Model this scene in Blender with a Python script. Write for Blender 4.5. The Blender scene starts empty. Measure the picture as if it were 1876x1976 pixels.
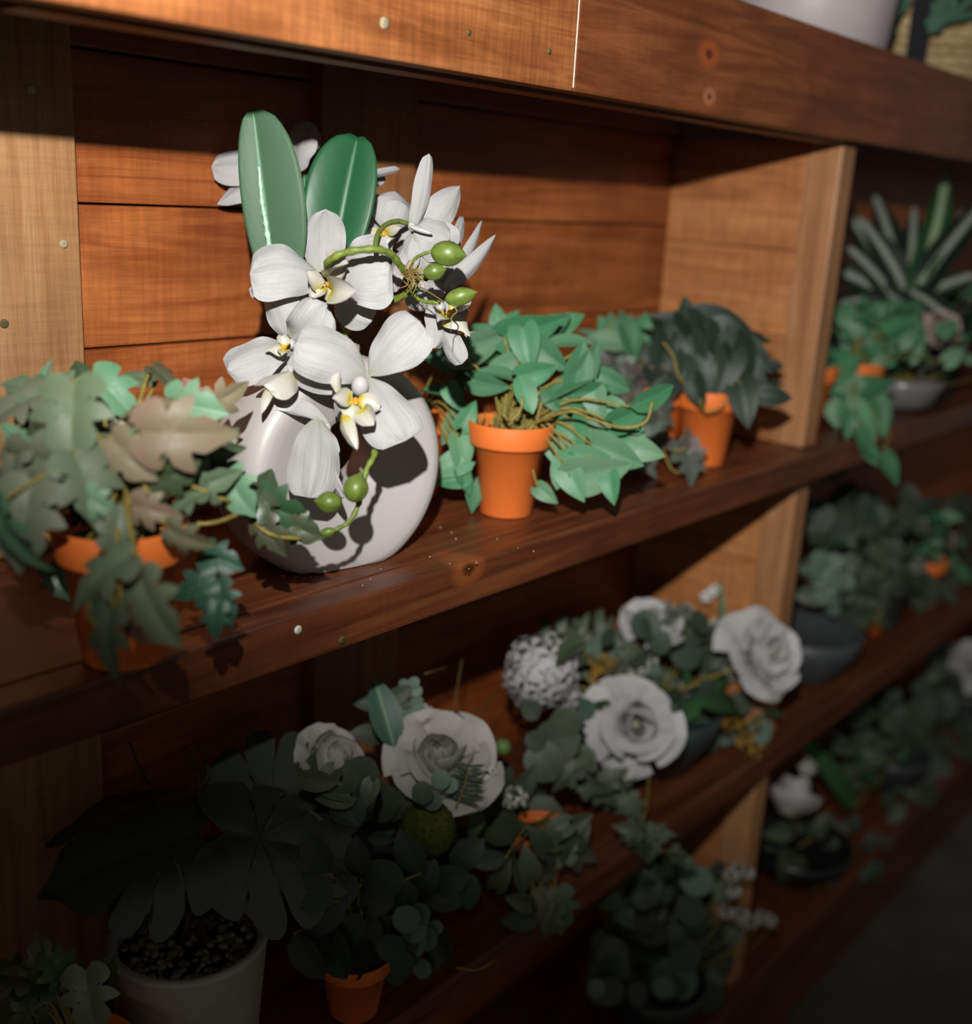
import bpy, bmesh, math, random
from mathutils import Vector as V, Matrix, noise
random.seed(7)
C = bpy.context.scene
COL = C.collection
PI = math.pi
# ------------------------------------------------------------------ camera (x along the shelves, y into the wall, z up; metres)
F = 2156.9
RT, DN, FW = V((.64926, -.75855, .05545)), V((-.17501, -.21994, -.95969)), V((.74016, .61338, -.27555))
EYE = V((-.7872, -.54994, .28567))
UP, TC = -DN, -FW
cd = bpy.data.cameras.new('camera'); cam = bpy.data.objects.new('camera', cd); COL.objects.link(cam)
cam.matrix_world = Matrix(((RT.x, UP.x, TC.x, EYE.x), (RT.y, UP.y, TC.y, EYE.y), (RT.z, UP.z, TC.z, EYE.z), (0, 0, 0, 1)))
cd.sensor_fit = 'HORIZONTAL'; cd.sensor_width = 36; cd.lens = 36 * F / 1876
cd.clip_start = .02; cd.clip_end = 60
cd.dof.use_dof = True; cd.dof.focus_distance = .83; cd.dof.aperture_fstop = 3.0
C.camera = cam
# ------------------------------------------------------------------ world and lamps
w = bpy.data.worlds.new('world'); C.world = w; w.use_nodes = True
w.node_tree.nodes['Background'].inputs[0].default_value = (1, .93, .84, 1)
w.node_tree.nodes['Background'].inputs[1].default_value = .105
def lamp(name, kind, loc, aim, power, **kw):
    d = bpy.data.lights.new(name, kind); o = bpy.data.objects.new(name, d); COL.objects.link(o)
    d.energy = power; d.color = kw.pop('color', (1, 1, 1))
    sc = kw.pop('scale', (1, 1, 1))
    for k, v in kw.items(): setattr(d, k, v)
    z = -V(aim).normalized(); x = V((0, 0, 1)).cross(z).normalized(); y = z.cross(x)
    o.matrix_world = Matrix(((x.x, y.x, z.x, loc[0]), (x.y, y.y, z.y, loc[1]), (x.z, y.z, z.z, loc[2]), (0, 0, 0, 1))) @ Matrix.Diagonal((*sc, 1))
    return o
lamp('camera_flash', 'SPOT', (-.80, -.52, .495), (.93, .52, -.06), 72, spot_size=1.47, spot_blend=.80, shadow_soft_size=.008, scale=(1.7, 1, 1), color=(1, .97, .93))
lamp('room_lamp', 'AREA', (-3.2, -1.6, .45), (3.2, 1.8, -.15), 1.2, size=.25, color=(1, .85, .7))
C.view_settings.view_transform = 'Standard'; C.view_settings.look = 'None'
C.view_settings.gamma = 1; C.view_settings.use_curve_mapping = False
C.view_settings.exposure = 0
C.cycles.max_bounces = 6

# ------------------------------------------------------------------ helpers
def P(px, py, dep): return EYE + (RT * ((px - 938) / F) + DN * ((py - 988) / F) + FW) * dep
def on(px, py, ax, val):
    d = RT * ((px - 938) / F) + DN * ((py - 988) / F) + FW
    return EYE + d * ((val - EYE[ax]) / d[ax])
def dep(p): return (V(p) - EYE).dot(FW)
WM = {}
def link(name, data, parent=None, M=None):
    o = bpy.data.objects.new(name, data); COL.objects.link(o)
    M = M or Matrix.Identity(4); WM[o] = M.copy()
    if parent is not None:
        o.parent = parent; o.matrix_parent_inverse = WM[parent].inverted()
    o.matrix_basis = M
    return o
def thing(name, label, cat, loc=(0, 0, 0), group=None):
    o = link(name, None, None, Matrix.Translation(V(loc))); o.empty_display_size = .02
    return tag(o, label, cat, group)
def tag(o, label=None, cat=None, group=None, kind=None):
    if label: o['label'] = label
    if cat: o['category'] = cat
    if group: o['group'] = group
    if kind: o['kind'] = kind
    return o
def mesh(name, vs, fs, mat=None, uvs=None, smooth=True):
    me = bpy.data.meshes.new(name); me.from_pydata([tuple(v) for v in vs], [], fs)
    if uvs:
        l = me.uv_layers.new(name='uv')
        for lp in me.loops: l.data[lp.index].uv = uvs[lp.vertex_index]
    if smooth: me.polygons.foreach_set('use_smooth', [True] * len(me.polygons))
    if mat: me.materials.append(mat)
    me.update(); return me
def from_bm(name, bm, mat=None, smooth=True):
    me = bpy.data.meshes.new(name); bm.normal_update(); bm.to_mesh(me); bm.free()
    if mat: me.materials.append(mat)
    if smooth: me.polygons.foreach_set('use_smooth', [True] * len(me.polygons))
    return me
def box(name, x0, x1, y0, y1, z0, z1, mat, parent=None, bev=.0015):
    bm = bmesh.new(); bmesh.ops.create_cube(bm, size=1)
    for v in bm.verts: v.co = V(((x0 + x1) / 2 + v.co.x * (x1 - x0), (y0 + y1) / 2 + v.co.y * (y1 - y0), (z0 + z1) / 2 + v.co.z * (z1 - z0)))
    bmesh.ops.bevel(bm, geom=bm.edges[:], offset=bev, segments=2, profile=.6, affect='EDGES')
    return link(name, from_bm(name, bm, mat, False), parent)
def lathe_mesh(name, prof, mat, n=40, cap=False):
    vs, fs = [], []
    for r, z in prof:
        for i in range(n):
            a = 2 * PI * i / n; vs.append((r * math.cos(a), r * math.sin(a), z))
    for k in range(len(prof) - 1):
        for i in range(n):
            j = (i + 1) % n; fs.append((k * n + i, k * n + j, (k + 1) * n + j, (k + 1) * n + i))
    if cap: fs.append(tuple(range(n))[::-1]); fs.append(tuple((len(prof) - 1) * n + i for i in range(n)))
    return mesh(name, vs, fs, mat)
def smooth_path(pts, k=5):
    pts = [V(p) for p in pts]
    if len(pts) < 3: return [pts[0].lerp(pts[-1], i / k) for i in range(k + 1)]
    q = [pts[0] * 2 - pts[1]] + pts + [pts[-1] * 2 - pts[-2]]; out = []
    for i in range(1, len(q) - 2):
        a, b, c, d = q[i - 1:i + 3]
        for s in range(k):
            t = s / k
            out.append(.5 * ((2 * b) + (c - a) * t + (2 * a - 5 * b + 4 * c - d) * t * t + (3 * b - a - 3 * c + d) * t ** 3))
    return out + [pts[-1]]
class Tubes:
    def __init__(s): s.v, s.f = [], []
    def add(s, pts, r0, r1=None, n=6, k=5, bumps=None):
        r1 = r0 if r1 is None else r1; p = smooth_path(pts, k); m = len(p); b0 = len(s.v); nx = None
        for i in range(m):
            t = (p[min(i + 1, m - 1)] - p[max(i - 1, 0)]).normalized()
            nx = t.orthogonal().normalized() if nx is None else (nx - t * nx.dot(t)).normalized()
            ny = t.cross(nx); r = r0 + (r1 - r0) * i / (m - 1)
            if bumps: r *= 1 + bumps * max(0, math.cos(i * 2.1)) ** 4
            for j in range(n):
                a = 2 * PI * j / n; s.v.append(p[i] + nx * (r * math.cos(a)) + ny * (r * math.sin(a)))
        for i in range(m - 1):
            for j in range(n):
                jj = (j + 1) % n; s.f.append((b0 + i * n + j, b0 + i * n + jj, b0 + (i + 1) * n + jj, b0 + (i + 1) * n + j))
        s.f.append(tuple(b0 + j for j in range(n))[::-1]); s.f.append(tuple(b0 + (m - 1) * n + j for j in range(n)))
        return s
    def build(s, name, mat, parent=None): return link(name, mesh(name, s.v, s.f, mat), parent)

# ------------------------------------------------------------------ materials
def new_mat(name):
    m = bpy.data.materials.new(name); m.use_nodes = True; return m, m.node_tree.nodes, m.node_tree.links
def nd(ns, t, **kw):
    n = ns.new(t)
    for k, v in kw.items():
        if k in n.inputs: n.inputs[k].default_value = v
        else: setattr(n, k, v)
    return n
def ramp(ns, stops):
    r = ns.new('ShaderNodeValToRGB'); e = r.color_ramp.elements
    while len(e) < len(stops): e.new(.5)
    for x, (p, c) in zip(e, stops): x.position = p; x.color = (*c, 1)
    return r
def mixc(ns, ls, fac, a, b, mode='MIX'):
    m = ns.new('ShaderNodeMix'); m.data_type = 'RGBA'; m.blend_type = mode
    for sock, val in ((m.inputs[0], fac), (m.inputs[6], a), (m.inputs[7], b)):
        if hasattr(val, 'is_linked') or hasattr(val, 'links'): ls.new(val, sock)
        elif isinstance(val, (tuple, list)): sock.default_value = (*val, 1)
        else: sock.default_value = val
    return m.outputs[2]
def mathn(ns, ls, op, a, b=None, c=None):
    m = ns.new('ShaderNodeMath'); m.operation = op
    for s, val in zip(m.inputs, (a, b, c)):
        if val is None: continue
        if hasattr(val, 'links'): ls.new(val, s)
        else: s.default_value = val
    return m.outputs[0]
def wood(name, dark, mid, light, axis=0, rough=.5, saw=.35, knots=(), patch=.5, spec=.4, bump=.15):
    m, ns, ls = new_mat(name); b = ns['Principled BSDF']
    tc = ns.new('ShaderNodeTexCoord'); oi = ns.new('ShaderNodeObjectInfo')
    off = nd(ns, 'ShaderNodeVectorMath', operation='SCALE'); off.inputs[0].default_value = (37, 53, 71); ls.new(oi.outputs['Random'], off.inputs['Scale'])
    ad = nd(ns, 'ShaderNodeVectorMath', operation='ADD'); ls.new(tc.outputs['Object'], ad.inputs[0]); ls.new(off.outputs[0], ad.inputs[1])
    def tex(s_long, s_cross, **kw):
        mp = ns.new('ShaderNodeMapping'); sc = [s_cross] * 3; sc[axis] = s_long
        mp.inputs['Scale'].default_value = sc; ls.new(ad.outputs[0], mp.inputs[0])
        t = nd(ns, 'ShaderNodeTexNoise', **kw); ls.new(mp.outputs[0], t.inputs[0]); return t.outputs[0]
    grain = tex(3.0, 42, Scale=1.0, Detail=7, Roughness=.62, Distortion=1.4)
    col = ramp(ns, [(.28, dark), (.47, mid), (.62, light), (.8, mid)]); ls.new(grain, col.inputs[0])
    blot = tex(7, 13, Scale=1.0, Detail=4, Roughness=.6, Distortion=.8)
    br = ramp(ns, [(.38, (0, 0, 0)), (.62, (1, 1, 1))]); ls.new(blot, br.inputs[0])
    c1 = mixc(ns, ls, mathn(ns, ls, 'MULTIPLY', br.outputs[0], patch), col.outputs[0], dark)
    sw = tex(210, 16, Scale=1.0, Detail=3, Roughness=.7, Distortion=.3)
    sr = ramp(ns, [(.4, (.62, .58, .55)), (.6, (1.15, 1.15, 1.15))]); ls.new(sw, sr.inputs[0])
    c2 = mixc(ns, ls, saw, c1, sr.outputs[0], 'MULTIPLY')
    fine = tex(24, 900, Scale=1.0, Detail=4, Roughness=.7)
    fr = ramp(ns, [(.35, (.72, .70, .68)), (.65, (1.12, 1.12, 1.12))]); ls.new(fine, fr.inputs[0])
    c3 = mixc(ns, ls, .55, c2, fr.outputs[0], 'MULTIPLY')
    for (kx, kz, kr, kc) in knots:
        vm = nd(ns, 'ShaderNodeVectorMath', operation='SUBTRACT'); ls.new(tc.outputs['Object'], vm.inputs[0]); vm.inputs[1].default_value = (kx, 0, kz)
        sc = nd(ns, 'ShaderNodeVectorMath', operation='MULTIPLY'); ls.new(vm.outputs[0], sc.inputs[0]); sc.inputs[1].default_value = (.75 / kr, .45 / kr, 1.1 / kr)
        ln = nd(ns, 'ShaderNodeVectorMath', operation='LENGTH'); ls.new(sc.outputs[0], ln.inputs[0])
        kd = mathn(ns, ls, 'ADD', ln.outputs['Value'], mathn(ns, ls, 'MULTIPLY', grain, .5))
        kr1 = ramp(ns, [(.0, tuple(x * .12 for x in kc)), (.30, tuple(x * .35 for x in kc)), (.48, kc), (.8, kc), (1, mid)]); 
        ls.new(mathn(ns, ls, 'MULTIPLY', kd, .5), kr1.inputs[0])
        fm = ramp(ns, [(.35, (1, 1, 1)), (1, (0, 0, 0))]); ls.new(mathn(ns, ls, 'MULTIPLY', kd, .4), fm.inputs[0])
        c3 = mixc(ns, ls, fm.outputs[0], c3, kr1.outputs[0])
    hv = nd(ns, 'ShaderNodeHueSaturation'); ls.new(c3, hv.inputs['Color'])
    ls.new(mathn(ns, ls, 'MULTIPLY_ADD', oi.outputs['Random'], .3, .86), hv.inputs['Value'])
    ls.new(hv.outputs[0], b.inputs['Base Color'])
    rr = mathn(ns, ls, 'MULTIPLY_ADD', grain, .25, rough - .12); ls.new(rr, b.inputs['Roughness'])
    b.inputs['Specular IOR Level'].default_value = spec
    bp = nd(ns, 'ShaderNodeBump', Strength=bump, Distance=.002)
    ls.new(mathn(ns, ls, 'ADD', fine, mathn(ns, ls, 'MULTIPLY', sw, .6)), bp.inputs['Height']); ls.new(bp.outputs[0], b.inputs['Normal'])
    return m
def plain(name, col, rough=.5, spec=.4, var=.12, scale=60, bump=.0, metal=0, bscale=None, rnd=0):
    m, ns, ls = new_mat(name); b = ns['Principled BSDF']
    tc = ns.new('ShaderNodeTexCoord'); t = nd(ns, 'ShaderNodeTexNoise', Scale=scale, Detail=5, Roughness=.6); ls.new(tc.outputs['Object'], t.inputs[0])
    r = ramp(ns, [(.3, tuple(x * (1 - var) for x in col)), (.7, tuple(min(1, x * (1 + var)) for x in col))]); ls.new(t.outputs[0], r.inputs[0])
    out = r.outputs[0]
    if rnd:
        oi = ns.new('ShaderNodeObjectInfo'); hv = nd(ns, 'ShaderNodeHueSaturation'); ls.new(out, hv.inputs['Color'])
        ls.new(mathn(ns, ls, 'MULTIPLY_ADD', oi.outputs['Random'], rnd * 2, 1 - rnd), hv.inputs['Value']); out = hv.outputs[0]
    ls.new(out, b.inputs['Base Color'])
    b.inputs['Roughness'].default_value = rough; b.inputs['Specular IOR Level'].default_value = spec; b.inputs['Metallic'].default_value = metal
    if bump:
        t2 = nd(ns, 'ShaderNodeTexNoise', Scale=bscale or scale * 4, Detail=4); ls.new(tc.outputs['Object'], t2.inputs[0])
        bp = nd(ns, 'ShaderNodeBump', Strength=bump, Distance=.001); ls.new(t2.outputs[0], bp.inputs['Height']); ls.new(bp.outputs[0], b.inputs['Normal'])
    return m
def leaf_mat(name, cols, rough=.42, spec=.45, rib=.35, ribcol=(.35, .5, .25), stripe=None, mott=.5, speck=0):
    """cols: colours a single leaf may take (picked per object), uv.x across (0..1), uv.y along"""
    m, ns, ls = new_mat(name); b = ns['Principled BSDF']
    oi = ns.new('ShaderNodeObjectInfo'); tc = ns.new('ShaderNodeTexCoord')
    n = len(cols); r = ramp(ns, [((i + .5) / n, c) for i, c in enumerate(cols)]); ls.new(oi.outputs['Random'], r.inputs[0])
    r2 = ramp(ns, [((i + .5) / n, cols[(i * 2 + 1) % n]) for i in range(n)]); ls.new(oi.outputs['Random'], r2.inputs[0])
    t = nd(ns, 'ShaderNodeTexNoise', Scale=2.2, Detail=3); 
    t.noise_dimensions = '4D'; ls.new(tc.outputs['UV'], t.inputs[0]); ls.new(mathn(ns, ls, 'MULTIPLY', oi.outputs['Random'], 40), t.inputs['W'])
    tr = ramp(ns, [(.4, (0, 0, 0)), (.66, (1, 1, 1))]); ls.new(t.outputs[0], tr.inputs[0])
    c = mixc(ns, ls, mathn(ns, ls, 'MULTIPLY', tr.outputs[0], mott), r.outputs[0], r2.outputs[0])
    sx = nd(ns, 'ShaderNodeSeparateXYZ'); ls.new(tc.outputs['UV'], sx.inputs[0])
    dx = mathn(ns, ls, 'ABSOLUTE', mathn(ns, ls, 'SUBTRACT', sx.outputs[0], .5))
    if stripe:
        st = ramp(ns, [(.0, (1, 1, 1)), (.016, (1, 1, 1)), (.040, (0, 0, 0))]); ls.new(dx, st.inputs[0])
        c = mixc(ns, ls, st.outputs[0], c, stripe)
    rb = ramp(ns, [(.0, (1, 1, 1)), (.035, (0, 0, 0))]); ls.new(dx, rb.inputs[0])
    c = mixc(ns, ls, mathn(ns, ls, 'MULTIPLY', rb.outputs[0], rib), c, ribcol)
    if speck:
        vt = nd(ns, 'ShaderNodeTexVoronoi', Scale=16); ls.new(tc.outputs['UV'], vt.inputs[0])
        vr = ramp(ns, [(.10, (1, 1, 1)), (.16, (0, 0, 0))]); ls.new(vt.outputs[0], vr.inputs[0])
        c = mixc(ns, ls, mathn(ns, ls, 'MULTIPLY', vr.outputs[0], speck), c, (.6, .7, .65))
    ls.new(c, b.inputs['Base Color']); b.inputs['Roughness'].default_value = rough; b.inputs['Specular IOR Level'].default_value = spec
    # veins running obliquely from the midrib
    vv = mathn(ns, ls, 'SINE', mathn(ns, ls, 'MULTIPLY_ADD', dx, -38, mathn(ns, ls, 'MULTIPLY', sx.outputs[1], 46)))
    bp = nd(ns, 'ShaderNodeBump', Strength=.10, Distance=.001); ls.new(mathn(ns, ls, 'MULTIPLY_ADD', vv, .12, t.outputs[0]), bp.inputs['Height']); ls.new(bp.outputs[0], b.inputs['Normal'])
    return m
def petal_mat(name, col, base, rough=.5, veins=1.0, tr=.12):
    m, ns, ls = new_mat(name); b = ns['Principled BSDF']; out = ns['Material Output']
    tc = ns.new('ShaderNodeTexCoord'); sx = nd(ns, 'ShaderNodeSeparateXYZ'); ls.new(tc.outputs['UV'], sx.inputs[0])
    r = ramp(ns, [(.0, base), (.28, col)]); ls.new(sx.outputs[1], r.inputs[0])
    mp = ns.new('ShaderNodeMapping'); mp.inputs['Scale'].default_value = (30, 2.2, 1); ls.new(tc.outputs['UV'], mp.inputs[0])
    t = nd(ns, 'ShaderNodeTexNoise', Scale=1, Detail=4, Roughness=.55, Distortion=.6); ls.new(mp.outputs[0], t.inputs[0])
    t2 = nd(ns, 'ShaderNodeTexNoise', Scale=3.5, Detail=2); ls.new(tc.outputs['UV'], t2.inputs[0])
    vr = ramp(ns, [(.35, (.965, .965, .97)), (.6, (1, 1, 1))]); ls.new(t.outputs[0], vr.inputs[0])
    c = mixc(ns, ls, veins, r.outputs[0], vr.outputs[0], 'MULTIPLY')
    ls.new(c, b.inputs['Base Color']); b.inputs['Roughness'].default_value = rough; b.inputs['Specular IOR Level'].default_value = .3
    bp = nd(ns, 'ShaderNodeBump', Strength=.34 * veins, Distance=.003); ls.new(mathn(ns, ls, 'ADD', t.outputs[0], t2.outputs[0]), bp.inputs['Height']); ls.new(bp.outputs[0], b.inputs['Normal'])
    ts = ns.new('ShaderNodeBsdfTranslucent'); ls.new(c, ts.inputs[0]); mx = ns.new('ShaderNodeMixShader'); mx.inputs[0].default_value = tr
    ls.new(b.outputs[0], mx.inputs[1]); ls.new(ts.outputs[0], mx.inputs[2]); ls.new(mx.outputs[0], out.inputs[0])
    return m
WD_PLANK = wood('plank_wood', (.155, .036, .010), (.30, .083, .020), (.40, .125, .033), 0, .42, .26, patch=.55)
WD_BATTEN = wood('batten_wood', (.22, .098, .036), (.31, .155, .065), (.37, .205, .095), 2, .5, .22, patch=.35)
WD_BATTEN2 = wood('batten_wood_middle', (.17, .06, .018), (.25, .10, .034), (.31, .14, .052), 2, .5, .22, patch=.35)
WD_SHELF = wood('shelf_wood', (.060, .018, .008), (.125, .036, .013), (.185, .058, .021), 0, .36, .12, patch=.45, knots=[(-.141, -.006, .010, (.24, .066, .018))])
WD_BEAM = wood('beam_wood', (.19, .058, .016), (.33, .115, .034), (.42, .165, .054), 0, .46, .45, patch=.6)
WD_BEAM2 = wood('beam_wood_right', (.095, .026, .008), (.18, .050, .015), (.25, .08, .024), 0, .42, .12, patch=.65,
                knots=[(.152, .414, .009, (.30, .065, .014)), (.16, .379, .006, (.34, .13, .055))])
WD_DIV = wood('divider_wood', (.24, .083, .026), (.40, .155, .050), (.50, .22, .08), 1, .5, .40, patch=.35)
WD_STILE = wood('stile_wood', (.27, .12, .05), (.42, .20, .085), (.50, .26, .12), 2, .42, .1, patch=.3)
NAIL = plain('nail_metal', (.42, .36, .22), .45, .5, .5, 900, .6, .6)
NAIL_D = plain('nail_dark', (.10, .08, .03), .5, .5, .5, 900, .6, .3)
TERRA = plain('terracotta_plastic', (.70, .160, .028), .55, .35, .05, 40, .08, bscale=900)
SOIL = plain('dark_soil', (.02, .014, .008), .9, .2, .5, 300, .8)
VASE_M = plain('vase_ceramic', (.37, .355, .34), .38, .45, .03, 14, .04, bscale=500)

# ------------------------------------------------------------------ structure: floor and the wall behind the unit
FLOOR_Z = -1.085
o = box('floor', -3.5, 6, -5, 1.2, FLOOR_Z - .05, FLOOR_Z, plain('floor_concrete', (.075, .075, .062), .7, .3, .25, 9, .1), None, .001); tag(o, kind='structure')
o = box('wall_back', -3.5, 6, .275, .34, FLOOR_Z, 2.4, plain('wall_paint', (.16, .13, .10), .8, .2, .15, 6), None, .001); tag(o, kind='structure')

# ------------------------------------------------------------------ the shelving unit
X0, X1, XB = -1.5, 3.0, .25
unit = thing('wooden_shelving', 'stained red-brown wooden plank shelving filled with potted greenery and flowers', 'shelving', (0, 0, FLOOR_Z))
def nail(parent, p, nrm, r=.0036, mat=NAIL):
    me = lathe_mesh('nail', [(.0002, .0012), (r * .6, .0012), (r * .92, .0008), (r, 0), (r, -.002)], mat, 14)
    z = V(nrm); x = z.orthogonal().normalized(); y = z.cross(x)
    return link('nail', me, parent, Matrix(((x.x, y.x, z.x, p[0]), (x.y, y.y, z.y, p[1]), (x.z, y.z, z.z, p[2]), (0, 0, 0, 1))))
zt = .478
zs = [.369, .259, .149, .039]
joints = {0: [.369, .259, .149, .039], 1: [.365, .254, .146, .036]}
# back planks, above and below each shelf, split behind the middle batten
for lo, hi in ((-1.5, -.04), (-.038, .53), (.531, 1.55), (1.551, 3.0)):
    z = .463; row = 0
    for z in (.479, .369, .259, .149, .039, -.071, -.181, -.291, -.401, -.511, -.621, -.731, -.841):
        dz = -.004 if lo > -.1 else 0
        jig = random.uniform(-.0012, .0012)
        box('back_plank', lo, hi - .0005, XB + jig, XB + .018, z - .1085 + dz, z + dz, WD_PLANK, unit, .0022)
bat = box('batten', -.452, -.332, .235, .249, -1.02, .44, WD_BATTEN, unit)
for x, z, mt in ((-.364, .336, NAIL), (-.345, .231, NAIL), (-.394, .175, NAIL_D), (-.354, .133, NAIL)): nail(bat, (x, .235, z), (0, -1, 0), .0034, mt)
box('batten', -.096, .0245, .235, .249, -1.02, .44, WD_BATTEN2, unit)
box('batten', .93, 1.02, .235, .249, -1.02, .44, WD_BATTEN2, unit)
# shelves
for k, z in enumerate((0, -.40, -.795)):
    for lo, hi in ((X0, 1.3), (1.301, X1)):
        sb = box('shelf_board', lo, hi, .0295, XB - .001, z - .036, z, WD_SHELF, unit)
        nb = box('shelf_nosing', lo, hi, 0, .029, z - .036, z - .0002, WD_SHELF, unit, .003)
        if k == 0 and lo == X0:
            nail(nb, (-.318, 0, -.010), (0, -1, 0), .0032, plain('nail_bright', (.75, .7, .6), .35, .6, .4, 900, .5, .3)); nail(nb, (-.277, 0, -.029), (0, -1, 0), .0032, NAIL_D)
box('kick_board', X0, X1, .06, .08, FLOOR_Z, -.832, WD_SHELF, unit)
# top beam
b1 = box('beam_board', X0, -.0478, 0, .0205, .363, .468, WD_BEAM, unit, .002)
b2 = box('beam_board', -.0464, X1, .0006, .0205, .363, .466, WD_BEAM2, unit, .003)
fill = box('joint_filler', -.0479, -.0463, .0004, .02, .366, .464, plain('wood_filler', (.72, .62, .52), .8, .2, .2, 500), unit, .0003)
for x, z, mt in ((-.252, .384, NAIL), (-.172, .389, NAIL_D), (-.081, .388, NAIL_D), (-.345, .405, NAIL), (-.02, .447, NAIL)): nail(b1 if x < -.047 else b2, (x, 0, z), (0, -1, 0), .004 if mt is NAIL and x < -.2 else .0022, mt)
box('beam_cleat', -.482, .508, .0212, .045, .3600, .42, WD_BEAM2, unit, .001)
box('top_board', X0, X1, .046, XB - .001, .444, .464, WD_SHELF, unit)
# dividers
for xd in (.512, 2.25, -1.2):
    for zb, ztp in ((.0005, .3635), (-.3995, -.0365), (-.7945, -.4365)):
        box('divider_stile', xd - .001, xd + .037, .0215, .064, zb, min(ztp, .3595), WD_STILE, unit, .003)
        h = (ztp - zb) / 3.0
        for j in range(3):
            off = (.0, .012, -.006)[j] if 0 < j < 3 else 0
            za = zb + h * j + (.012 if j == 1 else -.006 if j == 2 else 0) + .0008; zc = zb + h * (j + 1) + (.012 if j == 0 else -.006 if j == 1 else 0)
            box('divider_plank', xd + random.uniform(0, .0012), xd + .034, .0645, XB - .0015, za, zc, WD_DIV, unit, .0015)
#@@OBJECTS@@
# ------------------------------------------------------------------ leaf, petal and flower builders
def grid_leaf(name, prof, n=10, m=3, fold=.25, droop=.25, lobe=0.0, tipx=0, wave=0, mat=None):
    """unit leaf: base at origin, tip at y=1, upper side +z; prof(v) = half width"""
    vs, uv, fs = [], [], []
    for i in range(n + 1):
        v = i / n; hw = prof(v)
        for j in range(-m, m + 1):
            u = j / m; x = u * hw
            y = v - lobe * abs(u) ** 1.4 * (1 - v) ** 3
            z = fold * abs(x) - droop * (y * y) + wave * math.sin(v * 14 + u * 2) * abs(u) - .35 * fold * x * x / max(hw, .05)
            vs.append((x + tipx * v * v, y, z)); uv.append((.5 + x, v))
    k = 2 * m + 1
    for i in range(n):
        for j in range(2 * m): fs.append((i * k + j, i * k + j + 1, (i + 1) * k + j + 1, (i + 1) * k + j))
    return mesh(name, vs, fs, mat, uv)
def outline_leaf(name, half, rings=(.33, .66, 1), cen=.42, cup=.3, droop=.2, crease=.18, holes=(), mat=None):
    """lobed leaf from half an outline (x>=0, base to tip), spread over rings; holes: (ring, index) faces left open"""
    pts = list(half) + [(-x, y) for x, y in reversed(half[1:-1])]
    n = len(pts); vs, uv, fs = [(0, cen, 0)], [(.5, cen)], []
    def z(x, y): return crease * abs(x) - cup * x * x - droop * (y - .1) * abs(y - .1)
    vs[0] = (0, cen, z(0, cen))
    for r in rings:
        for x, y in pts:
            X, Y = x * r, cen + (y - cen) * r; vs.append((X, Y, z(X, Y) )); uv.append((.5 + X, Y))
    for i in range(n): fs.append((0, 1 + i, 1 + (i + 1) % n))
    for q in range(len(rings) - 1):
        for i in range(n):
            if (q, i) in holes: continue
            a, b = 1 + q * n + i, 1 + q * n + (i + 1) % n; fs.append((a, a + n, b + n, b))
    return mesh(name, vs, fs, mat, uv)
def orient(base, d, nrm, L, W=None):
    y = V(d).normalized(); z = V(nrm); z = (z - y * z.dot(y)).normalized(); x = y.cross(z); W = W or L
    return Matrix(((x.x * W, y.x * L, z.x * L, base[0]), (x.y * W, y.y * L, z.y * L, base[1]), (x.z * W, y.z * L, z.z * L, base[2]), (0, 0, 0, 1)))
def imgdir(ang, tilt=0):
    a, t = math.radians(ang), math.radians(tilt)
    return (RT * math.cos(a) + UP * math.sin(a)) * math.cos(t) + TC * math.sin(t)
def rot(v, axis, deg): return Matrix.Rotation(math.radians(deg), 3, axis) @ v
BANDS = ((0, -.036), (-.40, -.436), (-.795, -.831))
def blocked(q):
    if q.y > .231: return True
    if q.y > -.003 and any(b - .004 < q.z < t + .003 for t, b in BANDS): return True
    if q.y > .002 and .345 < q.z < .47: return True
    if q.z < -.792 and q.y > -.004: return True
    return q.y > .018 and .506 < q.x < .553
def via(r, b, h):
    if b.z < r.z - .085 and b.y < 0:
        zb = max(t for t, _ in BANDS if t < r.z)
        return V((r.x * .3 + b.x * .7, -.006, zb + .010))
    return r.lerp(b, .5) + V((0, 0, h))
def leaf_at(parent, me, px, py, dp, lpx, ang, tilt=0, roll=0, wide=1.0, name='leaf', label=None, nup=.35):
    """a leaf whose middle stands at that pixel and depth; ang = where its tip points, tilt > 0 = tip towards the viewer"""
    d = imgdir(ang, tilt); L = lpx * dp / F / max(.3, math.cos(math.radians(tilt)))
    for _ in range(40):
        L = lpx * dp / F / max(.3, math.cos(math.radians(tilt))); base = P(px, py, dp) - d * L * .5; sd = d.cross(TC).normalized() * (L * .35 * wide)
        if not any(blocked(q) for q in (base, base + d * L, base + d * (L * .5) + sd, base + d * (L * .5) - sd, base + d * (L * .5))): break
        dp -= .007
    n = TC + UP * nup; n = (n - d * n.dot(d)).normalized(); n = rot(n, d, roll)
    o = link(name, me, parent, orient(base, d, n, L, L * wide))
    if label: o['label'] = label
    return o, base
def mcopy(me, mat):
    m = me.copy(); m.materials.clear(); m.materials.append(mat); return m
bell = lambda p, q, w: (lambda v: w * (max(v, 1e-4) ** p) * (max(1 - v, 0) ** q) / ((p / (p + q)) ** p * (q / (p + q)) ** q))
L_HEART = grid_leaf('heart_leaf', lambda v: bell(.38, .95, .36)(v * .985 + .012), 9, 3, .35, .30, .22)
L_OVAL = grid_leaf('oval_leaf', bell(.6, .7, .27), 8, 2, .3, .25)
L_LANCE = grid_leaf('lance_leaf', bell(.55, .95, .12), 12, 2, .45, .45)
L_BLADE = grid_leaf('blade_leaf', bell(.35, .8, .05), 10, 1, .4, .35)
L_ROUND = grid_leaf('round_leaf', lambda v: .46 * math.sqrt(max(0, 1 - (2 * v - 1) ** 2)) + .004, 8, 3, .1, .15)
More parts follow.
